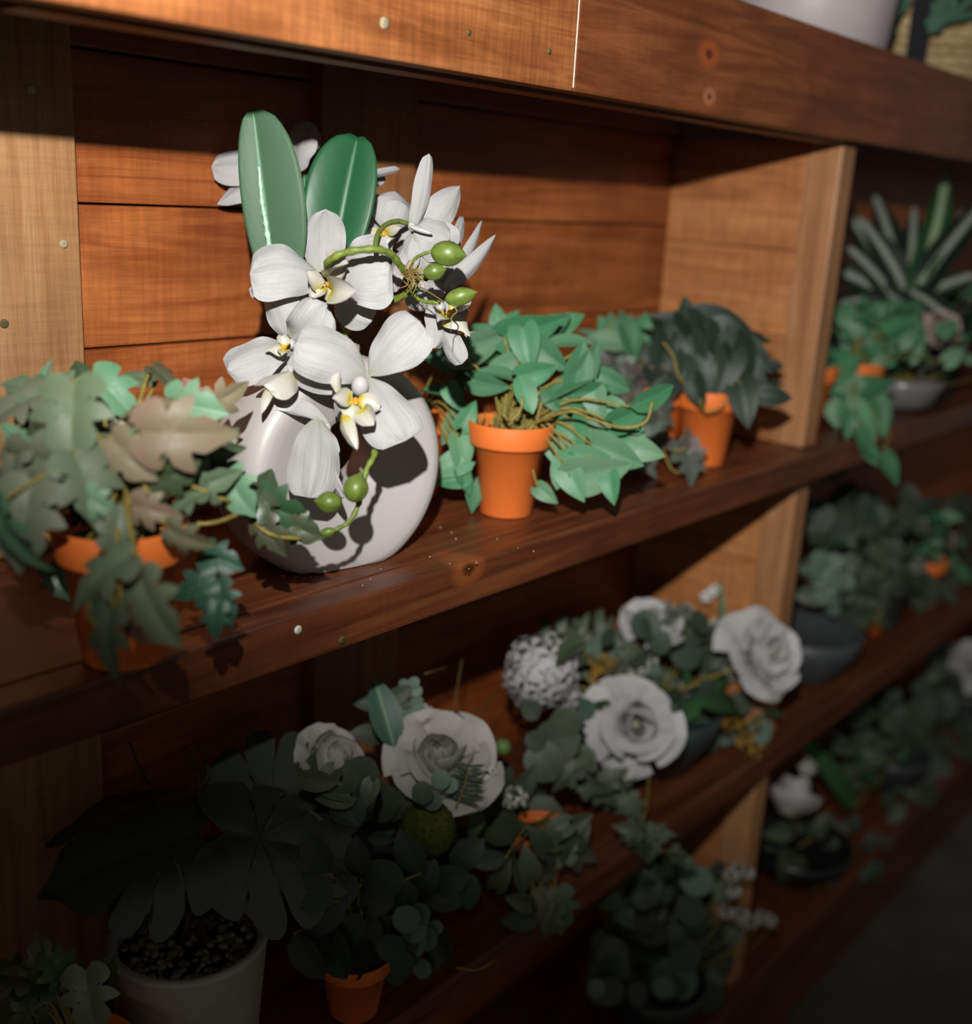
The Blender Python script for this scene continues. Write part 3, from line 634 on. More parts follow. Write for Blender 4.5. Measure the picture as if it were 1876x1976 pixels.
LV = [  # x, y, depth offset, length, angle of the tip, kind, tilt, roll
 (134, 799, -.055, 132, -88, 'g', 25, 0), (337, 838, -.055, 140, -2, 't', 10, 25), (28, 775, -.01, 100, 200, 'g', 20, 20), (212, 750, .0, 96, -35, 'm', 15, -10),
 (160, 722, .04, 52, 105, 'd', 0, 30), (252, 722, .04, 92, 165, 'g', 10, 45), (315, 722, .03, 56, -30, 'd', 10, -40), (280, 778, -.02, 100, 172, 't', 5, 45),
 (366, 783, -.01, 92, -12, 'm', 20, 20), (380, 815, .0, 72, -40, 'm', 20, 0), (374, 755, .05, 56, 110, 'p', 0, 30), (431, 772, .04, 74, 18, 't', 5, 50),
 (80, 893, -.05, 118, -15, 'g', 10, 50), (172, 925, -.06, 124, -55, 'g', 15, -30), (243, 880, -.05, 96, -48, 't', 15, 25), (190, 857, -.03, 92, 8, 'g', 10, 45),
 (328, 922, -.04, 92, 16, 'd', 10, 55), (402, 872, .0, 82, -8, 'd', 10, 40), (425, 852, .01, 60, 38, 'd', 10, 20), (16, 908, -.05, 100, -105, 'g', 20, 30),
 (42, 1000, -.07, 140, -100, 'g', 20, 0), (6, 1030, -.085, 120, -72, 'm', 20, 55), (72, 968, -.06, 90, 30, 'g', 20, 20), (285, 985, -.05, 70, -20, 't', 20, 30),
 (358, 965, -.03, 86, 200, 'g', 10, 40), (392, 938, -.01, 92, 5, 'g', 10, 45), (452, 946, .01, 86, -60, 'm', 15, 20), (508, 955, .03, 88, 62, 'd', -10, 30),
 (532, 985, .04, 100, -30, 'd', 10, 40), (516, 1030, .03, 66, -65, 'd', 15, 20), (578, 1022, .045, 68, -28, 'd', 10, 30), (352, 1040, -.05, 76, -38, 't', 10, 50),
 (226, 1022, -.065, 74, 72, 'g', 5, 40), (198, 1098, -.085, 108, 205, 'g', 25, 25), (288, 1172, -.085, 122, -66, 'l', 25, 35), (200, 1226, -.10, 98, -100, 'g', 25, 30),
 (247, 1210, -.09, 70, -60, 'p', 20, 60), (196, 1172, -.09, 44, 100, 'd', 10, 40), (421, 1078, -.02, 66, -20, 's', 20, 10), (380, 1130, -.03, 70, 200, 's', 20, -10),
 (424, 1160, -.03, 72, -70, 's', 20, 10), (414, 1190, -.035, 54, -95, 's', 20, 0), (110, 1118, .02, 60, -60, 'd', 20, 0), (182, 970, -.06, 62, -30, 'm', 15, 20),
 (58, 745, .0, 84, 150, 'g', 10, 30), (80, 733, .01, 56, 95, 'm', 10, -30), (30, 838, -.02, 50, 120, 'm', 10, 40), (250, 830, -.01, 80, -120, 'd', 10, 30),
 (300, 880, -.02, 90, -100, 'd', 10, 0), (120, 870, .0, 90, -60, 'd', 10, 20), (345, 888, -.01, 80, -40, 'g', 10, 30), (60, 830, .0, 90, -80, 'd', 10, 30), (222, 800, .01, 80, 90, 'd', 10, 30),
 (100, 760, .02, 80, 40, 'g', 0, 40), (20, 960, .0, 90, -90, 'd', 0, 0), (300, 950, .01, 70, 30, 'd', 0, 30), (400, 905, .02, 76, -20, 'd', 0, 30), (150, 985, .0, 60, -140, 'd', 10, 0)]
for i, (x, y, dd, L, a, k, ti, ro) in enumerate(LV):
    o, b = leaf_at(p1, VAR[k][i % 2], x, y, p1d + dd, L * 1.08, a, ti, ro)
    if k in 'pl': o['label'] = 'pink-tinged leaf' if k == 'p' else 'pale yellow-green leaf'
    if k != 's': st.add([r1 + V((random.gauss(0, .010), random.gauss(0, .008), -.004)), r1.lerp(b, .45) + V((0, 0, .022 if y < 1000 else .03)), b], .0016, .0011, 6, 5)
st.add([P(330, 1010, p1d), P(400, 1010, p1d), P(440, 1000, p1d + .01), P(492, 975, p1d + .03)], .0015, .0015, 6, 5)
st.add([P(330, 1000, p1d), P(420, 962, p1d), P(470, 990, p1d + .03), P(520, 1030, p1d + .03), P(580, 1040, p1d + .04)], .0015, .0013, 6, 5)
st.add([P(200, 1130, p1d - .085), P(175, 1160, p1d - .085), P(172, 1190, p1d - .09), P(190, 1210, p1d - .095)], .0014, .0014, 6, 5)
tag(st.build('stem', G_VINE, p1), kind='stuff')

GRN = leaf_mat('bright_ivy', [(.040, .155, .066), (.052, .19, .084), (.088, .225, .115), (.030, .105, .046), (.044, .14, .06), (.115, .22, .125)], .5, .35, .2, (.12, .35, .2))
DKG = leaf_mat('dark_heart_leaf', [(.011, .023, .014), (.015, .028, .018), (.009, .019, .011), (.021, .036, .026)], .52, .35, .2, (.05, .09, .05))
PUR = leaf_mat('grey_purple_ivy', [(.055, .070, .052), (.075, .062, .055), (.045, .065, .045), (.10, .065, .06), (.06, .09, .06)], .5, .35, .2, (.1, .12, .08))
H_G, H_D, H_P, O_G = tinted(L_HEART, GRN), tinted(L_HEART, DKG), tinted(L_HEART, PUR), tinted(L_OVAL, GRN)
I_P = tinted(L_IVY, PUR)
TWIG = plain('moss_tuft', (.20, .18, .05), .7, .2, .3, 200)
def tuft(parent, c, n=16, r=.024, h=.02, mat=None):
    t = Tubes()
    for i in range(n):
        a = random.uniform(0, 6.28); q = r * math.sqrt(random.random()); p = V(c) + V((q * math.cos(a), q * math.sin(a), 0))
        t.add([p, p + V((random.gauss(0, .003), random.gauss(0, .003), h * random.uniform(.5, 1.1)))], .0010, .0006, 4, 2)
    return tag(t.build('moss', mat or TWIG, parent), kind='stuff')
# pot in the middle of the shelf
p2c = V((-.0065, .0735, .0006)); d2 = dep(p2c + V((0, 0, .06)))
p2 = thing('potted_ivy', 'bright green trailing ivy in the orange pot just right of the white vase', 'plant', p2c)
pot(p2); r2 = p2c + V((0, 0, .074)); st = Tubes(); tuft(p2, r2, 46, .030, .022)
LV = [(1000, 634, .0, 66, 120, 0, 30), (1030, 640, -.02, 110, 8, 10, 55), (1015, 672, -.03, 80, -82, 15, 10), (1092, 655, -.01, 96, 172, 10, 35), (950, 680, .01, 84, 195, 10, 30), (930, 668, -.02, 110, 10, 0, 60),
 (1118, 720, -.035, 100, 75, 20, 20), (1140, 700, -.03, 80, 50, 10, 50), (1085, 745, -.03, 84, 200, 15, 35), (1015, 755, -.045, 72, -70, 25, 0), (950, 715, -.03, 70, 160, 10, 40), (945, 745, -.04, 70, -20, 10, 55),
 (980, 705, -.02, 84, 20, 10, 40), (1060, 690, -.02, 76, -40, 15, 30), (1040, 720, -.04, 70, 10, 10, 40), (1120, 765, -.03, 110, 2, 10, 60), (1000, 685, .0, 70, 60, 0, 30), (1150, 780, -.03, 66, -80, 15, 20), (1175, 735, .0, 80, -30, 10, 30),
 (925, 640, .03, 66, 150, 0, 30), (885, 690, .04, 100, 195, 0, 45), (965, 650, .02, 70, 160, 0, 30), (900, 720, .03, 72, -120, 10, 20), (1075, 625, .02, 66, 20, 0, 45), (1060, 770, -.03, 50, -60, 20, 30),
 (1200, 810, -.03, 74, -40, 20, 20), (1225, 800, -.04, 80, 20, 10, 50), (1262, 770, -.05, 92, 18, 0, 55), (1160, 830, -.02, 84, -50, 20, 20), (1105, 850, -.02, 76, -90, 20, 15), (1135, 885, -.03, 90, -20, 15, 40), (1190, 880, -.03, 96, -25, 15, 30),
 (1160, 915, -.035, 110, 5, 15, 45), (1085, 900, -.03, 76, -110, 20, 10), (1105, 930, -.035, 72, -65, 20, 20), (1178, 942, -.035, 54, -85, 20, 20), (1210, 855, -.02, 70, 20, 15, 30), (1245, 870, -.02, 70, -20, 15, 30), (1075, 870, -.01, 70, -80, 20, 20),
 (1130, 810, .0, 70, -60, 10, 30), (1055, 955, -.02, 44, -40, 20, 20), (1175, 790, .01, 70, -30, 10, 30), (1225, 830, -.01, 60, -70, 10, 20), (1090, 800, .01, 60, -100, 10, 20)]
for i, (x, y, dd, L, a, ti, ro) in enumerate(LV):
    o, b = leaf_at(p2, H_G if i % 3 else O_G, x, y, d2 + dd, L * 1.05, a, ti, ro, 1.0)
    st.add([r2 + V((random.gauss(0, .012), random.gauss(0, .010), -.004)), r2.lerp(b, .5) + V((0, 0, .018)), b], .0015, .0011, 6, 4)
st.add([r2, P(970, 800, d2 - .05), P(985, 812, d2 - .05), P(1005, 790, d2 - .05), P(1008, 765, d2 - .05)], .0016, .0014, 6, 5)
st.add([r2, P(1090, 795, d2 - .05), P(1140, 808, d2 - .05), P(1200, 825, d2 - .05), P(1245, 815, d2 - .05), P(1260, 775, d2 - .05)], .0016, .0014, 6, 5)
tag(st.build('stem', G_VINE, p2), kind='stuff')
# plant behind it, spilling between the vase and the pot
bc = V((-.030, .172, .0006)); p = thing('potted_ivy', 'shaded green ivy behind the front ivy pot, spilling out beside the white vase', 'plant', bc)
pot(p); rr = bc + V((0, 0, .074)); st = Tubes(); d3 = dep(bc + V((0, 0, .05)))
for i, (x, y, dd, L, a) in enumerate([(850, 750, -.05, 72, 160), (880, 770, -.06, 56, -60), (862, 900, -.06, 76, -160), (892, 880, -.06, 72, -80), (870, 925, -.06, 60, 190), (845, 690, -.04, 70, 150), (905, 800, -.06, 56, 60), (900, 930, -.06, 50, -60), (915, 960, -.05, 56, -85), (900, 700, -.03, 70, 100), (940, 640, -.02, 66, 140), (980, 625, 0, 66, 60), (1050, 640, .0, 70, 30), (1100, 620, .0, 60, 30), (870, 830, -.04, 60, -110), (960, 612, .0, 52, 100)]):
    o, b = leaf_at(p, H_G, x, y, d3 + dd, L, a, 10, random.uniform(-30, 40)); st.add([rr, via(rr, b, .02), b], .0014, .001, 5, 4)
tag(st.build('stem', G_VINE, p), kind='stuff')
# green plant farther back
bc = V((.245, .178, .0006)); p = thing('potted_ivy', 'light green ivy against the back planks, between the two front orange pots', 'plant', bc)
pot(p); rr = bc + V((0, 0, .074)); st = Tubes(); d4 = dep(bc + V((0, 0, .08)))
for i, (x, y, dd, L, a) in enumerate([(1160, 655, -.03, 66, 170), (1190, 648, -.02, 70, -90), (1210, 655, -.03, 66, -80), (1235, 640, -.01, 60, 80), (1245, 625, -.01, 46, 85), (1175, 640, 0, 70, 120), (1222, 662, -.03, 66, -70), (1145, 645, -.02, 60, 140), (1258, 650, 0, 60, 20), (1200, 630, 0, 60, 60), (1180, 690, -.01, 60, -60), (1215, 700, 0, 60, -40), (1250, 680, .0, 60, -20)]):
    o, b = leaf_at(p, H_G, x, y, d4 + dd, L, a, 10, random.uniform(-30, 40)); st.add([rr, via(rr, b, .015), b], .0014, .001, 5, 4)
tag(st.build('stem', G_VINE, p), kind='stuff')
# grey-purple ivy, its pot half hidden behind the dark plant's pot
bc = V((.318, .118, .0006)); p = thing('potted_grey_ivy', 'dull grey-purple ivy in the orange pot half hidden behind the dark heart-leaf plant', 'plant', bc)
pot(p); rr = bc + V((0, 0, .074)); st = Tubes(); d5 = dep(bc + V((0, 0, .06)))
for i in range(46):
    x = random.gauss(1205, 34); y = random.uniform(685, 830); a = random.uniform(0, 360)
    o, b = leaf_at(p, H_P if i % 2 else I_P, x, y, d5 - .05 + random.uniform(-.02, .04), random.uniform(48, 68), a, random.uniform(0, 25), random.uniform(-40, 40)); st.add([rr, via(rr, b, .015), b], .0013, .001, 5, 3)
for x, y, L, a in [(1250, 870, 60, 30), (1235, 860, 66, -140), (1330, 855, 56, 80), (1320, 880, 66, -70), (1342, 880, 60, -60), (1335, 905, 62, -80), (1270, 850, 52, 200), (1250, 900, 50, -60), (1225, 890, 56, -120), (1218, 835, 60, 180), (1262, 835, 50, 60)]:
    o, b = leaf_at(p, I_P, x, y, d5 - .085, L, a, 15, random.uniform(-20, 30))
st.add([rr, P(1280, 850, d5 - .06), P(1300, 868, d5 - .085), P(1325, 865, d5 - .085)], .0014, .0012, 5, 4); st.add([P(1280, 870, d5 - .085), P(1296, 905, d5 - .09), P(1318, 915, d5 - .09)], .0013, .001, 5, 4)
tag(st.build('stem', G_VINE, p), kind='stuff')
# dark heart-leaf plant
p3c = V((.334, .062, .0006)); p3 = thing('potted_heart_leaf_plant', 'very dark green heart-leaf plant in the front orange pot nearest the divider', 'plant', p3c)
pot(p3); rr = p3c + V((0, 0, .074)); d6 = dep(p3c + V((0, 0, .07))); st = Tubes(); tuft(p3, rr, 40, .030, .020)
LV = [(1285, 630, .02, 90, 165), (1330, 622, 0, 86, 100), (1400, 632, -.01, 110, -8), (1300, 650, -.01, 92, -20), (1255, 660, 0, 74, 200), (1350, 650, -.03, 90, -60), (1285, 690, -.03, 84, -100), (1420, 660, -.02, 92, -30), (1435, 700, -.035, 96, -75), (1450, 725, -.02, 84, -40),
 (1340, 690, -.04, 80, -80), (1380, 690, -.04, 88, -100), (1400, 720, -.045, 84, -110), (1360, 730, -.045, 80, -70), (1320, 720, -.04, 72, -110), (1437, 778, -.05, 78, -85), (1500, 765, -.03, 56, -5), (1255, 700, -.01, 70, -90), (1300, 745, -.045, 60, 20), (1270, 735, -.03, 56, -60),
 (1390, 650, 0, 84, 20), (1445, 650, .02, 74, 10), (1345, 760, -.05, 60, -80), (1415, 745, -.03, 74, -60), (1385, 605, .02, 50, 35), (1310, 665, -.02, 76, -50), (1370, 665, -.03, 76, -80), (1460, 690, .0, 70, -50), (1280, 660, .01, 76, 220), (1400, 760, -.03, 56, -90), (1490, 705, .05, 42, 0), (1490, 738, .05, 42, 10)]
for i, (x, y, dd, L, a) in enumerate(LV):
    o, b = leaf_at(p3, H_D, x, y, d6 + dd, L * 1.05, a, random.uniform(0, 25), random.uniform(-30, 35)); st.add([rr + V((random.gauss(0, .012), random.gauss(0, .01), -.003)), via(rr, b, .02), b], .0014, .001, 5, 4)
st.add([rr, P(1352, 770, d6 - .055), P(1358, 790, d6 - .055), P(1368, 795, d6 - .055), P(1395, 785, d6 - .055), P(1398, 770, d6 - .055)], .0012, .0012, 5, 4)
st.add([rr, P(1315, 735, d6 - .05), P(1300, 690, d6 - .05), P(1280, 660, d6 - .05)], .0016, .0014, 5, 4)
tag(st.build('stem', G_VINE, p3), kind='stuff')
bc = V((.452, .170, .0006)); p = thing('potted_heart_leaf_plant', 'small dark heart-leaf plant in the orange pot in the corner against the divider', 'plant', bc)
pot(p, .08, .094); rr = bc + V((0, 0, .084)); d7 = dep(rr); st = Tubes()
for i in range(14):
    q = V((random.gauss(0, .02), random.gauss(0, .018), random.uniform(.0, .05))); o = rnd_leaf(p, H_D, rr + q, q, .036); st.add([rr, rr + q], .0012, .001, 5, 2)
tag(st.build('stem', G_VINE, p), kind='stuff')

# ------------------------------------------------------------------ beyond the divider, upper shelf
DRA = leaf_mat('striped_leaf', [(.008, .016, .011), (.010, .020, .014)], .4, .4, .0, mott=.2, stripe=(.27, .30, .24))
DRG = leaf_mat('green_striped_leaf', [(.012, .060, .018), (.015, .07, .02)], .4, .4, .0, mott=.2, stripe=(.30, .42, .24))
LS, LSG = tinted(L_LANCE, DRA), tinted(L_LANCE, DRG)
bc = V((.93, .150, .0006)); p = thing('striped_dracaena', 'tall plant with long dark leaves striped in cream, beyond the divider', 'plant', bc)
potm = plain('dark_planter', (.03, .03, .032), .5, .4, .2, 60)
pot(p, .10, .10, name='planter', mat=potm); st = Tubes()
d8 = dep(bc + V((0, 0, .1))); r8 = P(1745, 580, d8)
st.add([bc + V((0, 0, .09)), r8], .006, .004, 6, 3)
for tx, ty, w_, me, dd in [(1648, 395, 60, LS, -.02), (1700, 368, 60, LS, .0), (1678, 440, 56, LS, -.04), (1612, 535, 56, LS, -.03), (1630, 590, 46, LS, -.04), (1890, 325, 64, LSG, -.03), (1900, 430, 56, LS, -.04), (1880, 540, 60, LS, -.04), (1940, 360, 56, LS, -.05), (1770, 400, 46, LS, -.02), (1830, 620, 50, LS, -.05), (1668, 500, 56, LS, -.05)]:
    b = r8 + V((random.gauss(0, .004), random.gauss(0, .004), random.uniform(-.03, .02))); t = P(tx, ty, d8 + dd); d = t - b; L = d.length
    link('leaf', me, p, orient(b, d + V((0, 0, .25 * L)), TC + V((0, 0, .5)) + V((random.gauss(0, .25), random.gauss(0, .25), 0)), L * 1.08, w_ * 4.2 * d8 / F))
st.build('stem', G_VINE, p)
bc = on(1695, 790, 2, 0); bc.x, bc.y, bc.z = .742, .062, .0006; p = thing('potted_ivy', 'green ivy in an orange pot beyond the divider, trailing over the shelf edge', 'plant', bc)
pot(p); rr = bc + V((0, 0, .074)); d9 = dep(bc + V((0, 0, .05))); st = Tubes()
for i in range(70):
    x = random.gauss(1690, 44); y = random.uniform(592, 692); a = random.uniform(0, 360)
    o, b = leaf_at(p, H_G, x, y, d9 + random.uniform(-.04, .05), random.uniform(32, 52), a, random.uniform(0, 25), random.uniform(-50, 40)); st.add([rr, via(rr, b, .015), b], .0012, .0009, 5, 2)
for x, y, L, a in [(1630, 715, 60, 20), (1615, 745, 60, -60), (1650, 740, 66, -10), (1690, 740, 70, 20), (1625, 780, 56, -100), (1660, 780, 70, -40), (1705, 790, 60, -60), (1665, 815, 84, -50), (1640, 820, 50, -100), (1670, 850, 50, -60), (1722, 905, 62, -58), (1685, 870, 44, -30), (1610, 700, 52, 160), (1640, 700, 52, 40), (1755, 632, 66, 60), (1740, 625, 60, 30), (1685, 885, 34, -40), (1610, 800, 50, -80), (1640, 760, 56, -20), (1700, 815, 56, -70)]:
    o, b = leaf_at(p, H_G, x, y, d9 - .055, L, a, 15, random.uniform(-25, 25)); st.add([rr, via(rr, b, .012), b], .0012, .0009, 5, 3)
tag(st.build('stem', G_VINE, p), kind='stuff')
bc = V((.640, .085, .0006)); p = thing('potted_ivy', 'orange pot of ivy tucked directly behind the divider stile, mostly hidden', 'plant', bc)
pot(p); rr = bc + V((0, 0, .074))
for i in range(24):
    q = V((random.gauss(0, .024), random.gauss(0, .02), random.uniform(.0, .07))); rnd_leaf(p, H_G, rr + q, q, .036)
# low pale bowl with a pinkish-white flower
PINK = petal_mat('blush_petal', (.42, .33, .29), (.35, .27, .22), .6, .6)
ROSE = petal_mat('cream_rose_petal', (.40, .385, .35), (.36, .35, .22), .55, .5, .1)
ROSEW = petal_mat('white_rose_petal', (.46, .455, .455), (.36, .37, .26), .55, .5, .1)
def rose_mesh(k, mat):
    """one rose petal of ring k: stands on the flower's axis, opens outwards along +x; unit flower radius 1"""
    op = (.06, .16, .28, .42, .70, .86)[k]; wd = (3.0, 2.6, 2.1, 1.8, 1.6, 1.45)[k]; hh = (.92, .96, .98, .97, .92, .76)[k]
    def f(u, v):
        a = u * wd * .5 * (.45 + .55 * math.sin(min(1, v * 1.15) * PI * .62)); 
        r = .05 + op * (.30 + .95 * math.sin(v * PI * .66)) if k < 4 else .05 + op * (.25 * v + .75 * v ** 1.15) * (1 - .04 * u * u)
        r *= 1 + .05 * u
        curl = .0 if k < 2 else .10 * op * max(0, v - .72) / .28
        z = hh * v ** .8 * (1 - .18 * u * u * v) - (0 if k < 3 else .22 * op * max(0, v - .6) ** 1.4 * 2) + .045 * v * math.sin(u * 5 + k * 2 + v * 3) + .02 * math.sin(u * 11 + k)
        return V(((r + curl) * math.cos(a), (r + curl) * math.sin(a), z))
    return grid_patch('rose_petal', f, 9, 9, mat)
RM = {}
def rose(parent, c, axis, R, mat, name='rose', rings=(2, 3, 4, 5, 6, 6), label=None, bud=False):
    z = V(axis).normalized(); x = z.orthogonal().normalized(); y = z.cross(x)
    R *= 1.12; B = Matrix(((x.x * R, y.x * R, z.x * R, c[0]), (x.y * R, y.y * R, z.y * R, c[1]), (x.z * R, y.z * R, z.z * R, c[2]), (0, 0, 0, 1))) @ Matrix.Translation((0, 0, -.55))
    core = link(name, lathe_mesh('rose_heart', [(.001, 0), (.10, .05), (.13, .4), (.10, .75), (.04, .88), (.001, .9)], mat, 14), parent, B)
    if label: core['label'] = label
    for k, n in enumerate(rings):
        if (k, mat) not in RM: RM[k, mat] = rose_mesh(k, mat)
        for i in range(n):
            link('petal', RM[k, mat], core, B @ Matrix.Rotation(2 * PI * i / n + k * 1.1 + random.gauss(0, .16), 4, 'Z') @ Matrix.Rotation(random.gauss(.0, .10 + .02 * k), 4, 'Y') @ Matrix.Rotation(random.gauss(0, .08), 4, 'X') @ Matrix.Diagonal((random.uniform(.92, 1.06), 1, random.uniform(.90, 1.06), 1)))
    return core
bc = V((.925, .058, .0006)); p = thing('pale_bowl_arrangement', 'low pale grey bowl holding a blush white flower and greenery beyond the divider', 'flower arrangement', bc)
link('bowl', lathe_mesh('bowl', [(.001, .0), (.03, .001), (.048, .012), (.058, .034), (.059, .048), (.056, .050), (.054, .046), (.04, .02), (.001, .012)], plain('grey_ceramic', (.16, .155, .16), .3, .5, .1, 60), 40), p, WM[p])
fc = P(1815, 632, dep(bc)); rose(p, fc, TC + V((0, 0, .4)), .030, PINK, label='blush white flower')
st = Tubes(); st.add([bc + V((0, 0, .02)), fc], .002, .002, 5, 2)
for i in range(46):
    q = V((random.gauss(0, .035), random.gauss(0, .03), random.uniform(.045, .12))); b = bc + q
    rnd_leaf(p, random.choice((H_D, H_P, H_G)), b, q, .032); st.add([bc + V((0, 0, .02)), b], .001, .0008, 4, 2)
tag(st.build('stem', G_VINE, p), kind='stuff')
bc = V((1.13, .070, .0006)); p = thing('potted_ivy', 'dark leafy plant at the right edge of the picture on the upper shelf', 'plant', bc)
pot(p, mat=potm); rr = bc + V((0, 0, .074)); bush(p, [H_D, H_D, H_G], rr + V((0, 0, .05)), (.06, .055, .06), 70, .038)

# ------------------------------------------------------------------ on top of the unit
TOP = .464
RIB = plain('ribbed_white', (.40, .36, .37), .45, .4, .04, 30)
def ribbed(name, prof, mat, n=72, dr=.003):
    vs, fs = [], []
    N = n * 2
    for r, z in prof:
        for i in range(N):
            a = 2 * PI * i / N; q = r - (dr if i % 2 else 0); vs.append((q * math.cos(a), q * math.sin(a), z))
    for k in range(len(prof) - 1):
        for i in range(N): fs.append((k * N + i, k * N + (i + 1) % N, (k + 1) * N + (i + 1) % N, (k + 1) * N + i))
    return mesh(name, vs, fs, mat)
rc = V((.592, .120, TOP + .002)); p = thing('ribbed_planter', 'off-white finely ribbed round planter on top of the shelving', 'planter', rc)
link('body', ribbed('planter_body', [(.002, 0), (.085, 0), (.092, .006), (.098, .06), (.102, .15), (.1025, .158), (.098, .158), (.094, .05), (.002, .02)], RIB), p, WM[p])
link('soil', lathe_mesh('soil', [(.095, .14), (.002, .146)], SOIL, 30), p, WM[p])
kc = V((.965, .128, TOP + .001)); p = thing('woven_basket', 'round straw-coloured woven basket with a black handle strap on top of the shelving', 'basket', kc)
STRAW = wood('straw', (.30, .20, .09), (.50, .37, .18), (.62, .48, .27), 0, .7, .1, patch=.2, bump=.6)
for i in range(20):
    z = .007 + i * .0118; R0 = .104 + .020 * math.sin(min(1, i / 14) * PI * .5)
    me = lathe_mesh('coil', [(R0 + .0062 * math.cos(a), z + .0066 * math.sin(a)) for a in [2 * PI * q / 10 for q in range(11)]], STRAW, 56)
    for v in me.vertices: v.co.z += .0008 * math.sin(math.atan2(v.co.y, v.co.x) * 60 + i)
    link('coil', me, p, WM[p])
link('base', lathe_mesh('basket_base', [(.002, .003), (.100, .003), (.100, .012), (.002, .012)], STRAW, 40), p, WM[p])
BLK = plain('black_strap', (.006, .006, .009), .7, .2, .2, 200)
sa = on(1772, 70, 1, kc.y - .11); ang = math.atan2(sa.y - kc.y, sa.x - kc.x)
vs, fs = [], []
for i in range(14):
    z = .012 + i * .02; rr_ = .113 + .020 * math.sin(min(1, i / 12) * PI * .5)
    for s_, q in ((-1, 0), (1, 0), (1, .006), (-1, .006)):
        a = ang + s_ * .115; vs.append(((rr_ + q) * math.cos(a), (rr_ + q) * math.sin(a), z))
for i in range(13):
    for j in range(4): fs.append((i * 4 + j, i * 4 + (j + 1) % 4, i * 4 + 4 + (j + 1) % 4, i * 4 + 4 + j))
fs += [(0, 3, 2, 1), (52, 53, 54, 55)]
link('strap', mesh('strap', vs, fs, BLK, None, False), p, WM[p])
SER = [(0, 0)] + sum([[(.20 + .10 * math.sin(i * .52) + .0, .06 + i * .085), (.17 + .10 * math.sin(i * .52), .10 + i * .085)] for i in range(9)], []) + [(.12, .90), (0, 1.0)]
pl = thing('serrated_succulent', 'plant with broad pale green toothed leaves hanging over the woven basket', 'plant', kc + V((0, 0, .2)))
SM = leaf_mat('toothed_leaf', [(.13, .25, .16), (.10, .20, .13), (.05, .12, .08)], .55, .35, .2, (.2, .35, .22))
LSER = outline_leaf('toothed_leaf', SER, (.5, 1), .5, .3, .2, .15, mat=SM)
de = dep(kc + V((-.05, -.12, .08)))
for x, y, L, a, dd in [(1722, 10, 120, -98, -.03), (1845, 20, 130, -150, -.02), (1830, -10, 150, -120, .0), (1880, 10, 120, -60, -.01), (1740, -60, 150, 100, .02), (1800, -90, 160, 80, .03), (1860, -90, 150, 70, .03)]:
    leaf_at(pl, LSER, x, y, de + dd - .02, L, a, 15, random.uniform(-15, 15))
# ------------------------------------------------------------------ second shelf: monstera, rose arrangements, trailing plants
ZB, ZC = -.3994, -.7944
MON = leaf_mat('dark_monstera', [(.040, .050, .038), (.046, .056, .043)], .38, .5, .3, (.06, .08, .05), mott=.2)
MONL = tinted(L_MONST, MON)
CONC = plain('white_concrete', (.42, .40, .37), .75, .25, .12, 30, .3, bscale=160)
wc = V((-.337, .108, ZB)); p = thing('potted_monstera', 'dark monstera in a white concrete pot topped with gravel, lower left shelf', 'plant', wc)
link('pot', lathe_mesh('pot', [(.001, 0), (.050, 0), (.055, .003), (.0625, .095), (.0645, .099), (.0635, .1015), (.0575, .1015), (.0555, .098), (.054, .080), (.001, .078)], CONC, 64), p, WM[p])
link('soil', lathe_mesh('soil', [(.0545, .084), (.001, .087)], SOIL, 30), p, WM[p])
GRAV = plain('gravel', (.26, .22, .16), .7, .3, .35, 60, .3, rnd=.45)
def pebble_mesh():
    bm = bmesh.new(); bmesh.ops.create_icosphere(bm, subdivisions=1, radius=1)
    for v in bm.verts: v.co *= random.uniform(.8, 1.15)
    return from_bm('pebble', bm, GRAV)
PB = [pebble_mesh() for _ in range(4)]
for i in range(230):
    r = .051 * math.sqrt(random.random()); a = random.uniform(0, 6.28); s_ = random.uniform(.0022, .0042)
    link('pebble', random.choice(PB), p, Matrix.Translation(wc + V((r * math.cos(a), r * math.sin(a), .0875 + random.uniform(0, .004)))) @ Matrix.Rotation(random.uniform(0, 6), 4, 'Z') @ Matrix.Rotation(random.uniform(-.5, .5), 4, 'X') @ Matrix.Diagonal((s_ * 1.3, s_, s_ * .75, 1)))
st = Tubes(); wr = wc + V((0, 0, .086)); dm = dep(wr)
def mleaf(bx, by, tx, ty, db, dt, wide, n):
    b, t = P(bx, by, db), P(tx, ty, dt); d = t - b; L = d.length
    link('leaf', MONL, p, orient(b - d * .02, d, n, L, L * wide)); st.add([wr + V((random.gauss(0, .004), random.gauss(0, .004), 0)), wr.lerp(b, .55) + V((0, 0, .03)), b + d * .1], .0024, .0018, 6, 5)
mleaf(400, 1612, 95, 1672, .86, .80, 1.0, V((.10, -.36, .93)))
mleaf(405, 1608, 720, 1628, .86, .90, .95, V((-.05, -.45, .9)))
mleaf(440, 1600, 715, 1500, .92, .97, 1.0, V((-.2, -.75, .62)))
mleaf(330, 1560, 70, 1560, .93, .94, .8, V((.1, -.3, .95)))
for tx, ty in ((250, 1432), (372, 1425), (355, 1440)): st.add([wr, P(345, 1590, dm), P(tx + 30, ty + 70, dm + .02), P(tx, ty, dm + .03)], .0016, .001, 6, 5)
tag(st.build('stem', plain('dark_stem', (.05, .04, .022), .6, .3, .2, 80), p), kind='stuff')
